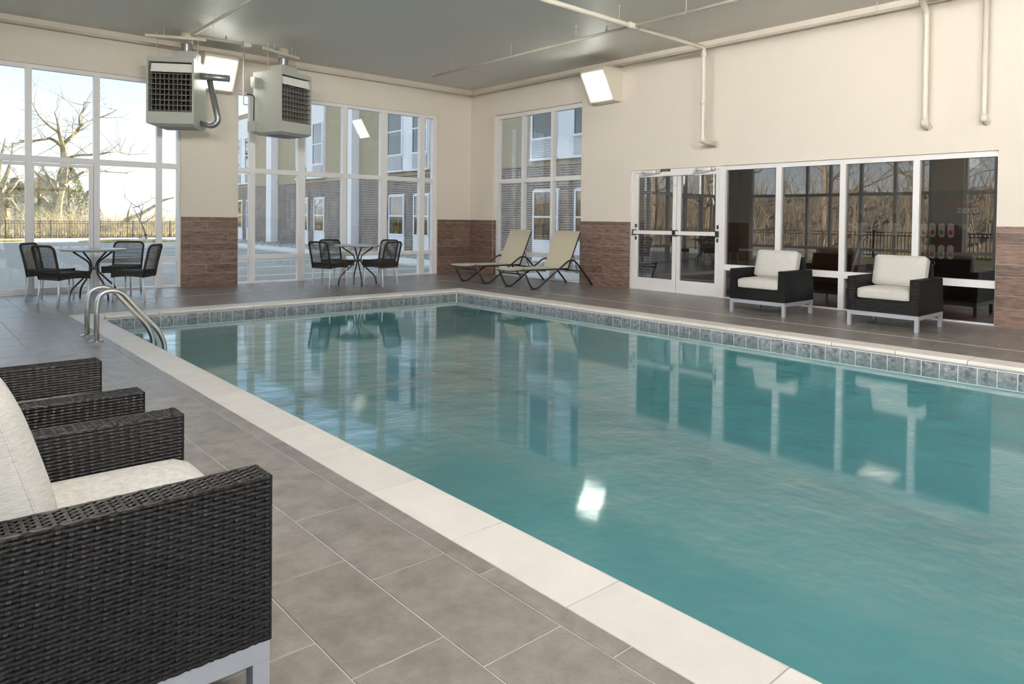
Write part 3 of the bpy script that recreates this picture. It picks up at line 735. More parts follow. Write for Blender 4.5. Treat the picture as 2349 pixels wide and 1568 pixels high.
# ------------------------------------------------------------------ pool ladder
ld = thing('pool_ladder', 'curved stainless steel pool ladder with two handrails at the pool edge', 'ladder', (-8.595, -4.92, 0))
for y in (-0.219, 0.219):
    pts = [(0, y, 0.0), (0, y, 0.30)] + fillet([(0, y, 0.30), (0.02, y, 0.475), (0.20, y, 0.50), (0.33, y, 0.33), (0.56, y, 0.05), (0.615, y, -0.08), (0.615, y, -1.0)], 0.11, 7)[1:]
    rl = MB().tube(pts, 0.0245, 14).build('handrail', 'steel', ld, smooth=True)
    MB().lathe([(0.062, 0.0), (0.062, 0.008), (0.05, 0.016), (0.027, 0.018)], 24, (0, y, 0)).build('escutcheon', 'steel', rl, smooth=False)
for z in (-0.35, -0.62, -0.89): MB().box(0.575, 0.665, -0.21, 0.21, z, z + 0.03).build('tread', 'steel', ld)

# ------------------------------------------------------------------ unit heaters
def make_heater(full):
    t = thing('unit_heater', 'x', 'heater', group='ceiling-hung gas unit heaters')
    w, dp = 0.355, 0.335; zb, zt = -1.045, 0.0        # local z: 0 = top of the cabinet
    b = MB()
    b.box(-w, -w + 0.03, -dp, dp, zb, zt); b.box(w - 0.03, w, -dp, dp, zb, zt); b.box(-w + 0.03, w - 0.03, -dp + 0.2, dp, zb, zt)
    b.box(-w + 0.03, w - 0.03, -dp, -dp + 0.2, -0.075, zt); b.box(-w + 0.03, w - 0.03, -dp, -dp + 0.2, zb, -0.86)
    b.build('cabinet', 'heater', t)
    MB().box(-w + 0.03, w - 0.03, -dp + 0.185, -dp + 0.199, -0.86, -0.075).build('dark_core', 'heaterdark', t)
    for i in range(8): MB().box(-w + 0.05 + i * 0.083, -w + 0.075 + i * 0.083, -dp + 0.12, -dp + 0.18, -0.85, -0.1).build('heat_tube', 'blackpipe', t)
    MB().hexa([(-w + 0.06, -dp + 0.01, -0.235), (w - 0.032, -dp + 0.01, -0.235), (w - 0.032, -dp + 0.03, -0.235), (-w + 0.06, -dp + 0.03, -0.235),
               (-w + 0.06, -dp + 0.05, -0.095), (w - 0.032, -dp + 0.05, -0.095), (w - 0.032, -dp + 0.07, -0.095), (-w + 0.06, -dp + 0.07, -0.095)]).build('deflector', 'print_white', t)
    lm = MB().hexa([(-w + 0.032, -0.012, -0.010), (w - 0.032, -0.012, -0.010), (w - 0.032, 0.05, 0.012), (-w + 0.032, 0.05, 0.012), (-w + 0.032, -0.012, -0.004), (w - 0.032, -0.012, -0.004), (w - 0.032, 0.05, 0.018), (-w + 0.032, 0.05, 0.018)]).mesh('louver_blade', 'louver')
    for i in range(8): link('louver_blade', lm, t, (0, -dp, -0.262 - i * 0.083))
    vm = MB().box(-0.0035, 0.0035, 0, 0.045, -0.59, 0).mesh('vertical_vane', 'louver')
    for i in range(10): link('vertical_vane', vm, t, (-w + 0.065 + i * 0.0645, -dp + 0.03, -0.262))
    MB().hexa([(-w + 0.10, -dp + 0.09, zb - 0.035), (w - 0.02, -dp + 0.09, zb - 0.035), (w - 0.02, dp - 0.02, zb - 0.035), (-w + 0.10, dp - 0.02, zb - 0.035), (-w, -dp, zb - 0.0005), (w, -dp, zb - 0.0005), (w, dp, zb - 0.0005), (-w, dp, zb - 0.0005)]).build('bottom_tray', 'heater', t)
    for y in (-0.12, 0.0, 0.12): MB().box(-w + 0.14, w - 0.06, y - 0.02, y + 0.02, zb - 0.048, zb - 0.0352).build('burner_rail', 'galv', t)
    for s in (-1, 1): MB().tube([(s * (w - 0.04), 0.02, 0.0), (s * (w - 0.04), 0.02, H - 3.735)], 0.006, 6).build('hanger_rod', 'pipe', t)
    # flue: junction box, draft hood, galvanised pipe and painted collar through the ceiling
    MB().box(-0.06, 0.30, -0.05, 0.24, 0.045, 0.165).build('vent_box', 'heater', t)
    MB().tube([(0.115, 0.11, 0.0), (0.115, 0.11, 0.045)], 0.06, 14).build('vent_neck', 'galv', t, smooth=True)
    MB().lathe([(0.072, 0.165), (0.075, 0.20), (0.088, 0.30), (0.088, 0.315)], 20, (0.115, 0.11, 0)).build('flue_pipe', 'galv', t, smooth=True)
    MB().lathe([(0.098, 0.315), (0.098, H - 3.735)], 20, (0.115, 0.11, 0)).build('flue_collar', 'pipe', t, smooth=True)
    return t
h1 = make_heater(True); h1.location = (-6.61, -0.71, 3.735); h1.rotation_euler = (0, 0, R(-33))
h1['label'] = 'grey unit heater with grille facing the viewer, hung left of the wall light'
h2 = dup(h1, (-4.93, -0.93, 3.735), R(20), 'grey unit heater turned to the right, its broad side panel towards the viewer')
# combustion air duct on the side of the left heater
dm = MB().tube(fillet([(0.34, 0.05, -0.21), (0.50, 0.05, -0.22), (0.80, 0.05, -0.235)], 0.05), 0.058, 14)
dm.build('air_duct', 'galv', h1, smooth=True)
MB().tube(fillet([(0.49, 0.05, -0.27), (0.63, 0.05, -0.93), (0.55, 0.05, -1.02), (0.34, 0.05, -0.98)], 0.10), 0.05, 14).build('air_duct', 'galv', h1, smooth=True)
# gas line on the right heater
MB().box(-0.47, -0.356, 0.16, 0.34, -1.04, -0.86).build('control_box', 'heater', h2)
MB().tube(fillet([(-0.52, 0.30, -0.40), (-0.36, 0.30, -0.40), (-0.42, 0.24, -0.62), (-0.44, 0.22, -0.90), (-0.40, 0.18, -0.98)], 0.06), 0.011, 6).build('gas_line', 'blackpipe', h2, smooth=True)
MB().box(-0.44, -0.36, 0.20, 0.30, -0.28, -0.10).build('valve', 'chrome', h2)

# ------------------------------------------------------------------ wall lights: two seen, the rest added as unseen fill
def make_light(loc, rz, label, lm='fill_lens', up=False):
    t = thing('wall_light', label, 'light', loc, rz, group='wedge-shaped wall lights')    # local: wall at y=0, lamp towards -y
    w = 0.285
    sg_ = -1 if up else 1
    pr = [(0, -0.31), (-0.25, -0.31), (-0.55, 0.21), (-0.50, 0.29), (0, 0.30)]
    MB().prism(pr, lambda a, b, k: (w if k else -w, a, b * sg_)).build('housing', 'pipe', t, fixn=True)
    d = Vector((0, -0.30, 0.52)).normalized(); n = Vector((0, -0.52, -0.30)).normalized()
    p0 = Vector((0, -0.25, -0.31)) + d * 0.035 + n * 0.006; p1 = p0 + d * 0.53
    x = w - 0.035
    mb = MB(); mb.hexa([p0 + Vector((-x, 0, 0)) - n * 0.004, p0 + Vector((x, 0, 0)) - n * 0.004, p1 + Vector((x, 0, 0)) - n * 0.004, p1 + Vector((-x, 0, 0)) - n * 0.004,
             p0 + Vector((-x, 0, 0)) + n * 0.004, p0 + Vector((x, 0, 0)) + n * 0.004, p1 + Vector((x, 0, 0)) + n * 0.004, p1 + Vector((-x, 0, 0)) + n * 0.004])
    mb.v = [(a, b, c * sg_) for a, b, c in mb.v]; mb.build('lens', lm, t, fixn=True)
    return t
make_light((-5.835, 0.0, 3.74), 0, 'glowing wedge wall light on the column, partly behind the left heater', 'lens')
make_light((0.0, -4.235, 3.74), R(-90), 'bright wedge wall light on the right wall above the loungers', 'lens')
make_light((-9.3, YF, 3.78), R(180), 'left unseen uplight added over the windows behind the camera', up=True)  # out-of-view uplight added to brighten the room
make_light((-8.2, YF, 3.78), R(180), 'right unseen uplight added over the windows behind the camera', up=True)  # its neighbour, likewise added for room brightness
for y, nm in ((-9.05, 'right of the pier'), (-10.6, 'beside the nearest armchair'), (-12.1, 'just short of the camera'), (-13.5, 'just past the camera'), (-14.9, 'near the front corner')):
    make_light((XL, y, 3.78), R(90), 'unseen uplight added over the left windows ' + nm, up=True)  # row of unseen uplights added to fill ceiling and walls with light

# ------------------------------------------------------------------ sprinkler and gas pipework
def pipe(name, label, pts, r, fil=0.0, m='pipe', n=10):
    pts = [Vector(p) for p in pts]
    t = thing(name, label, 'pipe', pts[0])
    MB().tube(fillet(pts, fil) if fil else pts, r, n).build('pipe_run', m, t, smooth=True, world=True)
    return t
def fitting(t, p, q, r): MB().tube([p, q], r, 12).build('fitting', 'pipe', t, smooth=True, world=True)
def hanger(t, x, y, z, r=0.02):
    MB().tube([(x, y, z + r), (x, y, H)], 0.004, 5).build('hanger_rod', 'pipe', t, world=True)
    MB().lathe([(0.022, 0), (0.022, 0.006)], 10, (x, y, H - 0.006)).build('hanger_plate', 'pipe', t, world=True)
    MB().tube([(x + (r + 0.004) * math.cos(R(a)), y, z + (r + 0.004) * math.sin(R(a))) for a in range(0, 361, 45)], 0.003, 4).build('hanger_ring', 'pipe', t, world=True)
def head(t, x, y, z):
    MB().tube([(x, y, z), (x, y, z + 0.055)], 0.018, 8).build('riser', 'pipe', t, smooth=True, world=True)
    MB().lathe([(0.010, 0.055), (0.010, 0.085), (0.022, 0.088), (0.022, 0.092)], 10, (x, y, z)).build('sprinkler_head', 'chrome', t, world=True)
p = pipe('sprinkler_main', 'thick cream sprinkler main crossing the ceiling and dropping down the right wall', [(-10.6, -6.52, 4.0), (-0.40, -6.50, 4.0), (-0.40, -6.50, 2.505), (0.0, -6.50, 2.505)], 0.034, 0.06)
for x in (-2.5, -0.75, -5.0, -8.0): hanger(p, x, -6.52, 4.0, 0.034)
for a, b in (((-2.29, -6.52, 4.0), (-2.09, -6.52, 4.0)), ((-0.40, -6.50, 3.10), (-0.40, -6.50, 3.21)), ((-0.40, -6.50, 2.50), (-0.40, -6.50, 2.57)), ((-0.40, -6.50, 3.86), (-0.40, -6.50, 3.96)), ((-0.02, -6.50, 2.505), (-0.001, -6.50, 2.505))): fitting(p, a, b, 0.044 if a[0] != -0.02 else 0.06)
p = pipe('sprinkler_branch', 'slim cream sprinkler branch running over the pool towards the corner', [(-2.19, -15.8, 4.0), (-2.19, -6.57, 4.0)], 0.022)
MB().tube([(-2.19, -6.47, 4.0), (-2.19, -1.57, 4.0)], 0.022, 10).build('pipe_run', 'pipe', p, smooth=True, world=True)
for y in (-2.2, -3.9, -5.4, -7.4, -9.5): hanger(p, -2.19, y, 4.0, 0.022)
head(p, -2.19, -1.575, 4.0); head(p, -2.19, -6.02, 4.0)
p = pipe('sprinkler_branch', 'slim cream sprinkler branch at upper left above the two heaters', [(-6.64, -15.8, 4.0), (-6.64, -1.55, 4.0), (-5.80, -1.53, 4.0)], 0.022, 0.03)
for y in (-2.6, -4.2): hanger(p, -6.64, y, 4.0, 0.022)
hanger(p, -6.32, -1.54, 4.0, 0.022); head(p, -6.12, -1.538, 4.0)
MB().box(-5.86, -5.74, -1.59, -1.47, 3.96, 4.04).build('fitting', 'pipe', p, world=True)
p = pipe('wall_pipe', 'cream pipe running along both walls just under the ceiling', [(-10.6, -0.10, 4.085), (-0.10, -0.10, 4.085), (-0.10, -15.8, 4.085)], 0.022, 0.03)
for x in (-0.5, -2.9, -7.6): hanger(p, x, -0.10, 4.085, 0.022)
for y in (-0.25, -2.4, -5.1, -7.25, -9.0): hanger(p, -0.10, y, 4.085, 0.022)
fitting(p, (-0.10, -0.16, 4.085), (-0.10, -0.06, 4.085), 0.028)
p = pipe('drop_pipe', 'left of the two cream drop pipes high on the right wall', [(-0.34, -10.8, 4.10), (-0.34, -9.62, 4.10), (-0.15, -9.625, 3.93), (-0.15, -9.63, 2.495), (0.0, -9.63, 2.495)], 0.036, 0.06)
fitting(p, (-0.15, -9.63, 2.49), (-0.15, -9.63, 2.58), 0.046); fitting(p, (-0.05, -9.63, 2.495), (-0.001, -9.63, 2.495), 0.044)
p = pipe('drop_pipe', 'right of the two cream drop pipes, near the upper right corner', [(-0.13, -10.275, H), (-0.13, -10.275, 2.50), (0.0, -10.275, 2.50)], 0.032, 0.06)
fitting(p, (-0.13, -10.275, 2.49), (-0.13, -10.275, 2.58), 0.042); fitting(p, (-0.05, -10.275, 2.50), (-0.001, -10.275, 2.50), 0.04)
def strut(a, b, label):
    a, b = Vector(a), Vector(b); t = thing('ceiling_strut', label, 'strut', a)
    d = (b - a).normalized(); s = Vector((-d.y, d.x, 0)).normalized() * 0.02; u = Vector((0, 0, 0.022))
    MB().hexa([a - s - u, b - s - u, b + s - u, a + s - u, a - s + u, b - s + u, b + s + u, a + s + u]).build('channel', 'pipe', t, world=True, fixn=True)
    for k in (0.3, 0.8):
        q = a + (b - a) * k; MB().tube([q + u, (q.x, q.y, H)], 0.005, 5).build('hanger_rod', 'pipe', t, world=True)
strut(onZ(333, 80.5, 4.07), onZ(473, 91.5, 4.07), 'cream channel strut hung over the left heater')
strut(onZ(604, 110, 4.07), onZ(685, 134, 4.07), 'cream channel strut hung over the right heater')
cp = pipe('conduit', 'thin cream conduit hanging between the two heaters beside the wall light', [(-5.50, -0.62, 4.10), (-5.50, -0.62, 3.18), (-5.42, -0.66, 3.18)], 0.012, 0.03)
# ------------------------------------------------------------------ outdoors: ground
GZ = -0.12
def slab(name, x0, x1, y0, y1, z, m, label, cat, th=0.1, kind=None):
    return tag(MB().box(x0, x1, y0, y1, z - th, z).build(name, m), label, cat, kind=kind)
slab('parking_lot', -60, 4.0, 0.20, 29.0, GZ, 'asphalt', 'grey asphalt parking lot outside the back windows', 'pavement')
slab('drive_lane', -60, 60, 29.0, 34.0, GZ, 'concrete', 'sunlit pale concrete strip before the fence', 'pavement')
slab('meadow', -90, 90, 34.0, 120.0, GZ - 0.05, 'grass', 'dry yellow meadow beyond the fence', 'ground')
slab('side_lawn', -90, -10.9, -60, 0.2, GZ - 0.02, 'grass', 'dry lawn outside the left windows', 'ground')
slab('courtyard', 0.2, 4.0, -4.4, 0.2, GZ + 0.001, 'concrete', 'concrete courtyard strip outside the narrow window', 'pavement')
slab('sidewalk', 1.15, 2.55, 0.2, 28.0, GZ + 0.06, 'concrete', 'concrete sidewalk along the gravel bed', 'pavement', 0.06)
slab('gravel_soil', 2.55, 4.0, -4.3, 28.0, GZ + 0.05, 'mortar', 'soil strip under the gravel at the brick wall', 'ground', 0.05)
gv = MB()
rg = random.Random(3)
for i in range(5200):
    y = rg.uniform(-4.2, 27.5) if i % 3 else rg.uniform(-1, 14); x = rg.uniform(2.57, 3.98); s = rg.uniform(0.025, 0.055)
    z = GZ + 0.055 + 0.06 * (x - 2.57); a = rg.uniform(0, 6.28); c, d = math.cos(a) * s, math.sin(a) * s
    gv.add([(x + c, y + d, z), (x - d, y + c, z), (x - c, y - d, z), (x + d, y - c, z), (x, y, z + s * 0.7)], [(0, 1, 4), (1, 2, 4), (2, 3, 4), (3, 0, 4)])
tag(gv.build('gravel_bed', 'pebble'), 'bed of mixed river gravel along the brick wall', 'gravel', kind='stuff')
k = 0
for y in [3.0 + 2.7 * i for i in range(9)]:
    tag(MB().box(-4.6, 1.0, y, y + 0.10, GZ, GZ + 0.004).build('parking_stripe', 'stripe'), '%s white parking stripe counted outward from the back windows' % ('first', 'second', 'third', 'fourth', 'fifth', 'sixth', 'seventh', 'eighth', 'ninth')[k], 'marking', 'parking stripes'); k += 1
for (x, y, a, b, lb) in ((-1.0, 26.6, 2.4, 0.9, 'low grassy island under the leaning sapling'), (-9.5, 29.6, 5.0, 0.9, 'low grassy island at the left end of the lot')):
    tag(MB().lathe([(1.0, 0.0), (0.97, 0.09), (0.7, 0.13), (0.001, 0.16)], 24).xform(Matrix.Translation((x, y, GZ)) @ Matrix.Diagonal((a, b, 1, 1))).build('grass_island', 'grass', smooth=True), lb, 'ground')
for x in (-20.0,):
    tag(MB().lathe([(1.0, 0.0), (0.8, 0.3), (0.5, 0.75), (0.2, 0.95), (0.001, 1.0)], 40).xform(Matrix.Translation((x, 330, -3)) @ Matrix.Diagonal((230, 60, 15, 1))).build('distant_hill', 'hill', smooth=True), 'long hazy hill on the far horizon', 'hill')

# ------------------------------------------------------------------ hotel wing of brick, stucco and window bays
FX = 4.0; BY0, BY1 = -4.4, 28.5
hotel = thing('hotel_building', 'hotel wing of dark brick and olive stucco with pale window bays', 'building', (FX, 12, GZ))
MB().box(FX, FX + 13, BY0, BY1, GZ, 2.85).build('ground_floor_wall', 'mortar', hotel, world=True)
MB().box(FX - 0.02, FX + 13, BY0, BY1, 2.85, 6.7).build('stucco_wall', 'stucco', hotel, world=True)
MB().box(FX - 0.05, FX, BY0, BY1, 2.83, 2.90).build('ledge', 'stucco', hotel, world=True)
bays = [-0.75 + 7.96 * i + 1.5 for i in range(-1, 4)]        # bay origin = near window's start
wins = []
for i in range(-1, 4):
    o = 7.40 + 7.96 * (i - 0)
    for a, b in ((o, o + 0.98), (o + 1.60, o + 2.65)): wins.append((a, b))
wins = [w for w in wins if w[0] > BY0 + 0.3 and w[1] < BY1 - 0.2]
def hwindow(a, b, z0, z1, x, nm='hotel_window'):
    L = hotel.location
    def S(mb): mb.v = [(p[0] - L.x, p[1] - L.y, p[2] - L.z) for p in mb.v]; return mb
    f = 0.065; zm = (z0 + z1) / 2 - 0.05; mb = MB()
    for p, q, r, s in ((a, a + f, z0, z1), (b - f, b, z0, z1), (a + f, b - f, z0, z0 + f), (a + f, b - f, z1 - f, z1), (a + f, b - f, zm, zm + 0.05)): mb.box(x - 0.05, x + 0.0, p, q, r, s)
    o = S(mb).build('window', 'extwhite', hotel)
    for r, s in ((z0 + f, zm), (zm + 0.05, z1 - f)): S(MB().box(x - 0.025, x - 0.02, a + f - 0.004, b - f + 0.004, r - 0.004, s + 0.004)).build('pane', 'extpane', o)
    S(MB().box(x - 0.012, x - 0.006, a + f, b - f, z0 + f, z1 - f)).build('curtain', 'curtain', o)
    return o
for a, b in wins:
    hwindow(a, b, 0.60, 2.10, FX - 0.02)
    MB().box(FX - 0.055, FX, a - 0.01, b + 0.01, GZ, 0.60).build('sill_panel', 'panel', hotel, world=True)
for i in range(-1, 4):
    o = 7.40 + 7.96 * i
    if o < BY0 + 0.3 or o + 2.65 > BY1: continue
    MB().box(FX - 0.12, FX - 0.02, o - 0.06, o + 2.72, 2.95, 6.4).build('bay_panel', 'panel', hotel, world=True)
    for fl in range(1):
        zb = 2.95 + 3.1 * fl
        for a, b in ((o, o + 0.98), (o + 1.60, o + 2.65)):
            hwindow(a, b, zb + 0.58, zb + 2.45, FX - 0.12)
            v = MB().box(FX - 0.15, FX - 0.12, a + 0.03, b - 0.03, zb + 0.08, zb + 0.52).build('vent_grille', 'vent', hotel, world=True)
            if fl == 0 and o < 20:
                L = hotel.location
                for q in range(9): MB().box(FX - 0.16 - L.x, FX - 0.15 - L.x, a + 0.05 - L.y, b - 0.05 - L.y, zb + 0.10 + q * 0.046 - L.z, zb + 0.118 + q * 0.046 - L.z).build('slat', 'panel', v)
            MB().box(FX - 0.19, FX - 0.12, a - 0.03, b + 0.03, zb - 0.01, zb + 0.06).build('bay_cap', 'extwhite', hotel, world=True)
for y in (12.39, 20.345, 4.435, -3.5):
    if y > BY0: MB().box(FX - 0.36, FX, y, y + (0.33 if y < 15 else 0.6), 0.02, 6.6).build('pilaster', 'panel', hotel, world=True)
bk = MB(); bh, bl = 0.0667, 0.205
rows = int((2.83 - GZ) / bh)
for r in range(rows):
    z = GZ + r * bh; y = BY0 + (bl / 2 if r % 2 else 0)
    while y < BY1 - bl:
        y0, y1 = y + 0.008, y + bl - 0.008; y += bl
        if z < 2.11:
            for a, b in wins:
                if y0 < b and y1 > a:
                    if y0 < a - 0.01: y1 = a
                    elif y1 > b + 0.01: y0 = b
                    else: y1 = y0
            if y1 - y0 < 0.012: continue
        bk.add([(FX - 0.008, y0, z), (FX - 0.008, y1, z), (FX - 0.008, y1, z + bh - 0.017), (FX - 0.008, y0, z + bh - 0.017), (FX, y0, z), (FX, y1, z), (FX, y1, z + bh - 0.017), (FX, y0, z + bh - 0.017)],
               [(0, 3, 2, 1), (0, 1, 5, 4), (1, 2, 6, 5), (2, 3, 7, 6), (3, 0, 4, 7)])
tag(bk.build('bricks', 'brick', hotel, world=True), kind='stuff')
sg = thing('wall_sign', 'small blue sign on the brick wall left of the hotel window', 'sign', (FX - 0.02, 10.32, 1.2))
MB().box(-0.02, 0, -0.12, 0.12, 0, 0.48).build('sign_panel', 'signblue', sg)
MB().box(-0.024, -0.0201, -0.05, 0.05, 0.17, 0.30).build('sign_symbol', 'print_white', sg)

# ------------------------------------------------------------------ fences
def fence(p0, p1, label, step, hgt=1.05):
    p0, p1 = Vector(p0), Vector(p1); d = (p1 - p0); L = d.length; d.normalize()
    t = thing('metal_fence', label, 'fence', p0)
    def bar(s, r, z1):
        q = d * s
        return q
    for z in (0.10, 0.90, 1.02):
        MB().tube([(0, 0, z), tuple(d * L + Vector((0, 0, z)))], 0.018, 4).build('rail', 'fence', t)
    pm = MB().box(-0.03, 0.03, -0.03, 0.03, 0, hgt + 0.05).mesh('post', 'fence')
    s = 0
    while s <= L: link('post', pm, t, tuple(d * s)); s += 2.1
    pk = MB(); s = step
    while s < L:
        q = d * s; pk.box(q.x - 0.009, q.x + 0.009, q.y - 0.009, q.y + 0.009, 0.05, hgt); s += step
    tag(pk.build('pickets', 'fence', t), kind='stuff')
fence((-16, 34.2, GZ - 0.05), (14, 34.2, GZ - 0.05), 'black picket fence along the far side of the parking lot', 0.13)
fence((-19.5, -16, GZ), (-19.5, 34, GZ), 'black picket fence on the lawn outside the left windows', 0.13)

# ------------------------------------------------------------------ bare trees
def twigs(mb, p, d, length, r, depth, rg):
    p = Vector(p); pts = [p]; dd = Vector(d).normalized(); n = 3
    for i in range(n):
        dd = (dd + Vector((rg.uniform(-1, 1), rg.uniform(-1, 1), rg.uniform(-0.6, 0.9))) * 0.28).normalized()
        p = p + dd * (length / n); pts.append(p)
    mb.tube(pts, r, 4 if r > 0.02 else 3, cap=False, r1=r * 0.45)
    if depth <= 0: return
    for k in range(rg.choice((2, 3, 3))):
        q = pts[rg.choice((1, 2, 3))]
        nd = (dd + Vector((rg.uniform(-1, 1), rg.uniform(-1, 1), rg.uniform(-0.4, 0.9))) * 0.95).normalized()
        twigs(mb, q, nd, length * rg.uniform(0.55, 0.78), r * 0.5, depth - 1, rg)
def limb(mb, pts, r0, r1, rg, tw=1.0, dens=1.0):
    pts = [Vector(p) for p in pts]; mb.tube(fillet(pts, 0.6, 3), r0, 7, r1=r1)
    for a, b in zip(pts[:-1], pts[1:]):
        for i in range(max(1, int((b - a).length * 1.6 * dens))):
            q = a + (b - a) * rg.random(); d = Vector((rg.uniform(-1, 1), rg.uniform(-1, 1), rg.uniform(-0.35, 1))).normalized()
            twigs(mb, q, d, tw * rg.uniform(0.6, 1.5), 0.022, 2, rg)
rg = random.Random(11)
S2 = lambda a, b: (a / 5.22, 100 + b / 5.22); S3 = lambda a, b: (a / 4.611, 360 + b / 4.611)
TY = 40.0
def LP(sc, pts, y=TY, j=1.2): return [onY(*sc(a, b), y + rg.uniform(-j, j)) for a, b in pts]
tr = thing('bare_tree', 'big bare tree with mossy limbs rising beyond the fence at left', 'tree', onY(*S3(575, 830), TY))
tr.location.z = GZ - 0.05
mb = MB(); B = tr.location
def sh(ps): return [p - B for p in ps]
base = [Vector((B.x, B.y, B.z))] + LP(S3, [(585, 640), (610, 430), (665, 240)], j=0.2) + LP(S2, [(775, 1500), (765, 1340), (748, 1210)], j=0.2)
limb(mb, sh(base), 0.36, 0.17, rg, 1.4, 1.6)
for sc, ps, r0, r1 in ((S2, [(748, 1240), (690, 1180), (600, 1130), (500, 1150), (380, 1165), (230, 1160)], 0.17, 0.06), (S2, [(748, 1210), (705, 1080), (690, 930), (655, 830)], 0.17, 0.05),
        (S2, [(700, 1060), (560, 960), (470, 870), (390, 720)], 0.12, 0.04), (S2, [(748, 1210), (850, 1120), (930, 1050), (960, 980), (1120, 910), (1300, 850), (1400, 790)], 0.18, 0.03),
        (S2, [(960, 980), (945, 880), (1000, 790), (1010, 690)], 0.11, 0.03), (S2, [(780, 1380), (930, 1330), (1120, 1335), (1250, 1310), (1400, 1290), (1560, 1350)], 0.13, 0.03),
        (S3, [(520, 540), (440, 430), (350, 370), (250, 330), (130, 295), (0, 270)], 0.28, 0.14), (S3, [(600, 400), (510, 300), (430, 220), (350, 140)], 0.17, 0.09),
        (S3, [(600, 380), (520, 260), (490, 170), (435, 90)], 0.14, 0.06), (S3, [(600, 330), (620, 180), (648, 95)], 0.14, 0.07), (S3, [(680, 310), (780, 220), (870, 160), (960, 130), (1060, 150), (1350, 172)], 0.16, 0.04)):
    limb(mb, sh(LP(sc, ps)), r0 * 0.7, r1 * 0.7, rg, 1.4, 1.7)
mb.build('branches', 'bark', tr)
t2 = thing('bare_tree', 'bare pale tree cut by the left edge of the photo', 'tree', onY(-40, 545, 38)); t2.location.z = GZ - 0.05; B = t2.location; mb = MB()
limb(mb, sh([Vector(B)] + LP(S3, [(60, 660), (0, 340), (-60, 100)], 38, 0.3)), 0.40, 0.2, rg, 1.5)
for ps in ([(40, 480), (110, 440), (200, 580), (260, 640)], [(0, 340), (80, 180), (120, 20), (140, -160)], [(30, 420), (150, 300), (240, 200)], [(-30, 200), (10, 0), (60, -200)]): limb(mb, sh(LP(S3, ps, 38)), 0.15, 0.04, rg, 1.6)
mb.build('branches', 'bark', t2)
t3 = thing('fallen_limb', 'heavy leaning limb slanting over the fence', 'tree', onY(*S3(1130, 760), 37)); B = t3.location; mb = MB()
limb(mb, sh(LP(S3, [(1060, 750), (1150, 745), (1250, 735), (1340, 660), (1480, 610), (1640, 515), (1740, 450), (1840, 430)], 37, 0.3)), 0.22, 0.05, rg, 1.0, 0.7)
limb(mb, sh(LP(S3, [(1345, 655), (1360, 570), (1390, 490)], 37, 0.2)), 0.06, 0.02, rg, 0.8)
mb.build('branches', 'bark', t3)
t4 = thing('sapling', 'slender dark sapling on the small grass island', 'tree', onY(*S3(1550, 890), 26.6)); B = t4.location; mb = MB()
limb(mb, sh(LP(S3, [(1552, 892), (1530, 780), (1470, 650), (1400, 520)], 26.6, 0.1)), 0.06, 0.012, rg, 0.7, 1.4)
limb(mb, sh(LP(S3, [(1480, 670), (1500, 580), (1450, 470)], 26.6, 0.1)), 0.03, 0.01, rg, 0.6)
mb.build('branches', 'blackpipe', t4)
# generic bare tree, copied for the wooded bank outside the left windows
def bare_tree(rg, h):
    mb = MB(); mb.tube([(0, 0, 0), (rg.uniform(-.2, .2), rg.uniform(-.2, .2), h * 0.3), (rg.uniform(-.5, .5), rg.uniform(-.5, .5), h * 0.62), (0.3, 0.2, h)], 0.22, 7, r1=0.04)
    for i in range(13):
        z = h * rg.uniform(0.22, 0.95); a = rg.uniform(0, 6.28)
        twigs(mb, (0.0, 0.0, z), (math.cos(a), math.sin(a), rg.uniform(0.1, 1.0)), h * rg.uniform(0.18, 0.34), 0.07 * (1.2 - z / h), 4, rg)
    return mb.mesh('branches', 'twig')
tm = [bare_tree(random.Random(s), 9.0) for s in (1, 2, 3)]
rg = random.Random(5); n = 0
for (x, y, s) in [(-24, -1.5, 1.1), (-23, -7.5, 1.25), (-27, 4, 1.0), (-29, -12, 1.1), (-25, 10, 0.9), (-31, -3, 1.3), (-28, 16, 1.1), (-33, -9, 1.2), (-26, 22, 1.0), (-34, 6, 1.3), (-36, 14, 1.2), (-30, 28, 1.0)]:
    t = thing('bare_tree', 'bare woodland tree on the bank outside the left windows', 'tree', (x, y, GZ - 0.05), rg.uniform(0, 6), 'bare trees on the wooded bank')
    b = link('branches', tm[n % 3], t); b.scale = (s, s, s); n += 1
bn = MB()
for i in range(25):
    y0, y1 = -60 + 4.4 * i, -60 + 4.4 * (i + 1)
    for j in range(6):
        def bp(y, j): return (-26 - j * 3.2, y, GZ + j * 0.62 + 0.4 * math.sin(y * 0.7 + j) * min(1, j))
        bn.add([bp(y0, j), bp(y1, j), bp(y1, j + 1), bp(y0, j + 1)], [(0, 1, 2, 3)])
tag(bn.build('wooded_bank', 'bank', smooth=True), 'brown wooded bank rising beyond the left lawn', 'ground')
bt = MB(); rg = random.Random(9)
for i in range(1500):
    x = -24.5 - rg.random() * 12; y = rg.uniform(-34, 42); z = GZ + max(0, (-x - 26) / 3.2 * 0.62)
    twigs(bt, (x, y, z), (rg.uniform(-.4, .4), rg.uniform(-.4, .4), 1), rg.uniform(1.6, 3.4), 0.025, 1, rg)
tag(bt.build('thicket', 'twig'), 'tangled brown thicket on the bank beyond the left lawn', 'brush', kind='stuff')
br = MB(); rg = random.Random(21)
for i in range(2300):
    x = rg.uniform(-22, 16); y = rg.uniform(34.8, 40); 
    twigs(br, (x, y, GZ - 0.05), (rg.uniform(-.6, .6), rg.uniform(-.6, .6), 1), rg.uniform(0.7, 1.5), 0.018, 1, rg)
tag(br.build('roadside_brush', 'brush'), 'sunlit tan brush behind the parking lot fence', 'brush', kind='stuff')
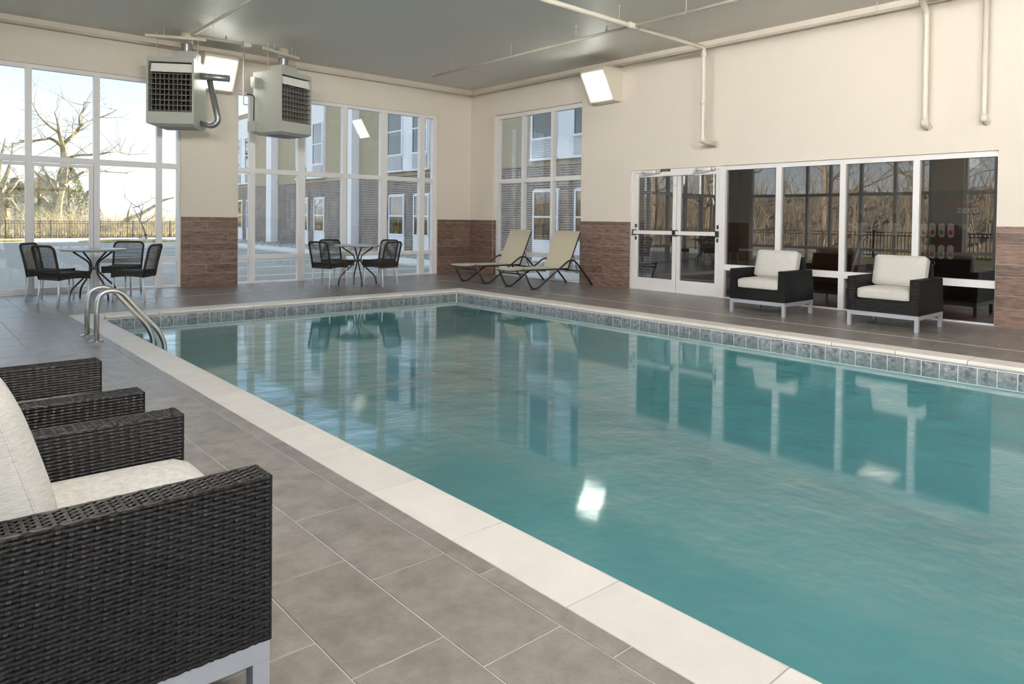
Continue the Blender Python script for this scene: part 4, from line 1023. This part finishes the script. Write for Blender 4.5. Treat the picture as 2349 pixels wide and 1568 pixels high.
def cedar(rg, h, w):
    mb = MB(); mb.tube([(0, 0, 0), (0, 0, h)], 0.12, 6, r1=0.02); f = MB()
    for i in range(1700):
        q = rg.random() ** 0.7; z = h * (0.06 + 0.94 * q); rr = w * (1 - q) ** 0.8 * (0.35 + 0.65 * rg.random() ** 0.5) + 0.05; a = rg.uniform(0, 6.28)
        p = Vector((math.cos(a) * rr, math.sin(a) * rr, z)); o = Vector((math.cos(a), math.sin(a), rg.uniform(-0.2, 0.8))).normalized(); s = rg.uniform(0.10, 0.24)
        u = o.cross(Vector((rg.uniform(-1, 1), rg.uniform(-1, 1), rg.uniform(-1, 1)))).normalized()
        f.add([p - u * s * 0.3, p + o * s + Vector((0, 0, 0.03)), p + u * s * 0.3, p + o * s * 0.4 + Vector((0, 0, s * 0.35))], [(0, 1, 3), (1, 2, 3), (0, 3, 2)])
    return mb, f
cs = [cedar(random.Random(s), 5.0, 1.9) for s in (4, 8)]
cm = [(a.mesh('trunk', 'bark'), b.mesh('foliage', 'cedar')) for a, b in cs]
for i, (u, v, y, s, lb) in enumerate(((158, 545, 42, 0.92, 'tall green cedar growing round the big bare tree'), (35, 545, 40, 0.72, 'green cedar behind the fence left of the big tree'), (95, 545, 44, 0.5, 'small green cedar between the two larger ones'), (205, 545, 41, 0.6, 'bushy green cedar right of the big bare tree'))):
    q = onY(u, v, y); t = thing('cedar_tree', lb, 'tree', (q.x, q.y, GZ - 0.05), i * 1.7, 'green cedars behind the fence')
    for nm, me in zip(('trunk', 'foliage'), cm[i % 2]):
        o = link(nm, me, t); o.scale = (s, s, s)
        if nm == 'foliage': o['kind'] = 'stuff'
q = onY(95, 497, 70)
hs = thing('far_house', 'small pale house glimpsed behind the cedars', 'building', (q.x, q.y, GZ))
MB().box(-3, 3, -2, 2, 0, 3.2).build('wall', 'curtain', hs)
MB().prism([(-3.4, 3.2), (3.4, 3.2), (0, 5.2)], lambda a, b, k: (a, 2.3 if k else -2.3, b)).build('roof', 'bark', hs, fixn=True)
for x in (-1.6, 1.0): MB().box(x, x + 0.9, -2.06, -2.0, 1.2, 2.4).build('window', 'navy', hs)

# ------------------------------------------------------------------ lobby behind the storefront
LX, LY0, LY1, LH = 4.25, -12.4, -4.42, 2.75
tag(MB().box(0.2, LX, LY0, LY1, -0.05, 0.0).build('floor_lobby', 'lobbyfloor'), kind='structure')
tag(MB().box(0.2, LX, LY0, LY1, LH, LH + 0.1).build('ceiling_lobby', 'ceil'), kind='structure')
tag(MB().box(LX, LX + 0.1, LY0, LY1, 0, LH).build('wall_lobby_far', 'tanwall'), kind='structure')
tag(MB().box(0.2, LX, LY0 - 0.1, LY0, 0, LH).build('wall_lobby_front', 'tanwall'), kind='structure')
wall('wall_lobby_side', 'y', LY1, LY1 + 0.12, 0.2, LX, -0.12, LH + 0.1, [(0.28, 1.27, -0.1, 2.5)], 'tanwall')
grid_window('window_7', 'y', LY1 + 0.02, LY1 + 0.10, [(0.28, 0.34), (1.20, 1.27)], [(0.0, 0.06), (2.4, 2.5)], gm='glass', fm='bronze')
tag(MB().box(0.2, LX + 0.1, LY0 - 0.1, LY1 + 0.12, LH + 0.1, 6.7).build('wall_upper_storeys', 'stucco'), kind='structure')
vm_ = thing('vending_machine', 'black drink vending machine with red script behind the right-hand glass', 'vending machine', (3.0, -9.02, 0))
MB().box(0, 0.85, -0.50, 0.50, 0.06, 1.80).build('cabinet', 'black', vm_)
MB().box(-0.012, 0, -0.48, 0.48, 0.10, 1.78).build('front_door', 'black', vm_)
MB().box(0.05, 0.8, -0.46, 0.46, 0, 0.06).build('base', 'black', vm_)
rot = Matrix(((0, 0, 1, 0), (-1, 0, 0, 0), (0, 1, 0, 0), (0, 0, 0, 1)))   # text x -> -y, text y -> z, facing -x
def vt(nm, s, size, m, y, z, shear=0.0): text_mesh(nm, s, size, m, vm_, Matrix.Translation((-0.0145, y, z)) @ rot, 0.001, shear)
vt('script_lettering', 'Coca-Cola', 0.15, 'red', -0.22, 1.56, 0.35); vt('zero_lettering', 'zero', 0.17, 'print_white', -0.24, 1.43)
vt('slogan', 'TASTE', 0.085, 'print_white', 0.34, 0.66); vt('slogan', 'ZERO', 0.10, 'print_white', 0.34, 0.56)
for r, z in enumerate((1.02, 0.66)):
    for i in range(4):
        y = 0.40 - i * 0.135
        mb = MB(); pts = [(math.cos(R(a)) * 0.05, math.sin(R(a)) * 0.05) for a in range(0, 360, 30)]
        pl = [(a, b + (0.07 if b >= 0 else -0.07)) for a, b in pts]
        mb.prism(pl, lambda a, b, k: (-0.014 - 0.006 * k, y + a, z + 0.12 + b)); bt_ = mb.build('product_button', 'print_white', vm_, fixn=True)
        MB().tube([(-0.021, y, z + 0.05), (-0.021, y, z + 0.12)], 0.03, 10, r1=0.026).build('printed_bottle', ('amber', 'red', 'green', 'red')[i], bt_)
MB().box(-0.03, -0.012, -0.36, -0.06, 0.93, 1.28).build('coin_panel', 'navy', vm_)
MB().box(-0.035, -0.03, -0.30, -0.12, 1.17, 1.24).build('display', 'green', vm_)
MB().box(-0.03, -0.012, 0.05, 0.42, 0.14, 0.34).build('delivery_bin', 'navy', vm_)
bd = thing('double_door', 'brown wooden double door with lever handles at the back of the lobby', 'door', (LX - 0.03, -6.02, 0))
for s in (-1, 1):
    d = MB().box(-0.02, 0.025, *sorted((s * 0.004, s * 0.90)), 0.01, 2.12).build('door_leaf', 'door_brown', bd)
    MB().box(-0.03, -0.02, *sorted((s * 0.03, s * 0.11)), 0.85, 1.20).build('handle_plate', 'chrome', d)
    MB().tube([(-0.03, s * 0.07, 0.98), (-0.07, s * 0.07, 0.98), (-0.07, s * 0.18, 0.98)], 0.01, 6).build('lever', 'chrome', d)
ft = thing('folding_table', 'white folding table standing in the lobby behind the double door glass', 'table', (2.3, -6.4, 0))
MB().box(-0.38, 0.38, -0.6, 0.6, 0.70, 0.735).build('table_top', 'print_white', ft)
for s in (-1, 1):
    for x in (-0.28, 0.28): MB().tube(fillet([(x, s * 0.45, 0.70), (x, s * 0.50, 0.30), (x, s * 0.54, 0.0)], 0.1), 0.013, 6).build('leg', 'bronze', ft)
cn = thing('equipment_console', 'low black console standing right of the vending machine in the lobby', 'console', (2.2, -9.95, 0))
MB().cham(-0.28, 0.28, -0.5, 0.35, 0.08, 0.78, 0.04).build('body', 'black', cn); MB().box(-0.30, -0.281, -0.35, 0.1, 0.45, 0.68).build('panel', 'navy', cn)
for y in (-0.4, 0.25): MB().box(-0.2, 0.2, y, y + 0.06, 0, 0.08).build('foot', 'black', cn)
ex = thing('exercise_frame', 'dark exercise machine with slanted rail behind the third storefront pane', 'machine', (1.9, -8.15, 0))
MB().box(-0.5, 0.5, -0.25, 0.25, 0.03, 0.18).build('deck', 'black', ex)
MB().tube([(-0.3, 0.2, 0.18), (0.25, 0.2, 0.95), (0.35, 0.2, 1.0)], 0.02, 8).build('rail', 'alu', ex); MB().box(0.25, 0.35, -0.12, 0.12, 0.18, 1.25).build('upright', 'black', ex)
MB().box(0.2, 0.4, -0.28, 0.28, 1.25, 1.40).build('console_head', 'black', ex)
wb = thing('wall_board', 'pale square board hanging in the lobby behind the third storefront pane', 'board', (LX - 0.02, -7.25, 1.05))
MB().box(-0.02, 0, -0.6, 0.6, 0, 0.85).build('board', 'curtain', wb); MB().box(-0.03, -0.02, -0.62, 0.62, -0.03, 0.0).build('ledge', 'print_white', wb)
rgm = thing('striped_rug', 'red and dark striped rug on the lobby floor', 'rug', (1.25, -9.6, 0))
for i in range(5): MB().box(-0.55 + i * 0.22, -0.33 + i * 0.22, -0.9, 0.9, 0.001, 0.010).build('stripe', ('rugred', 'rugdark', 'rugdark', 'rugred', 'rugdark')[i], rgm)
r2 = thing('striped_rug', 'red rug on the lobby floor just inside the double door', 'rug', (1.0, -6.3, 0))
for i in range(3): MB().box(-0.45 + i * 0.3, -0.15 + i * 0.3, -0.5, 0.5, 0.001, 0.010).build('stripe', ('rugred', 'rugdark', 'rugred')[i], r2)
cl_ = thing('lobby_fill', 'unseen square lamp added to light the lobby', 'light', (2.4, -8.2, LH))  # lamp added to lift the dark lobby; none is seen there
MB().box(-0.3, 0.3, -0.3, 0.3, -0.02, 0).build('fill_frame', 'white', cl_)
MB().box(-0.27, 0.27, -0.27, 0.27, -0.026, -0.02).build('fill_panel', mat('lobby_fill_glow', (1, 0.93, 0.82), emit=1.5), cl_)  # glowing panel added so the lobby interior shows
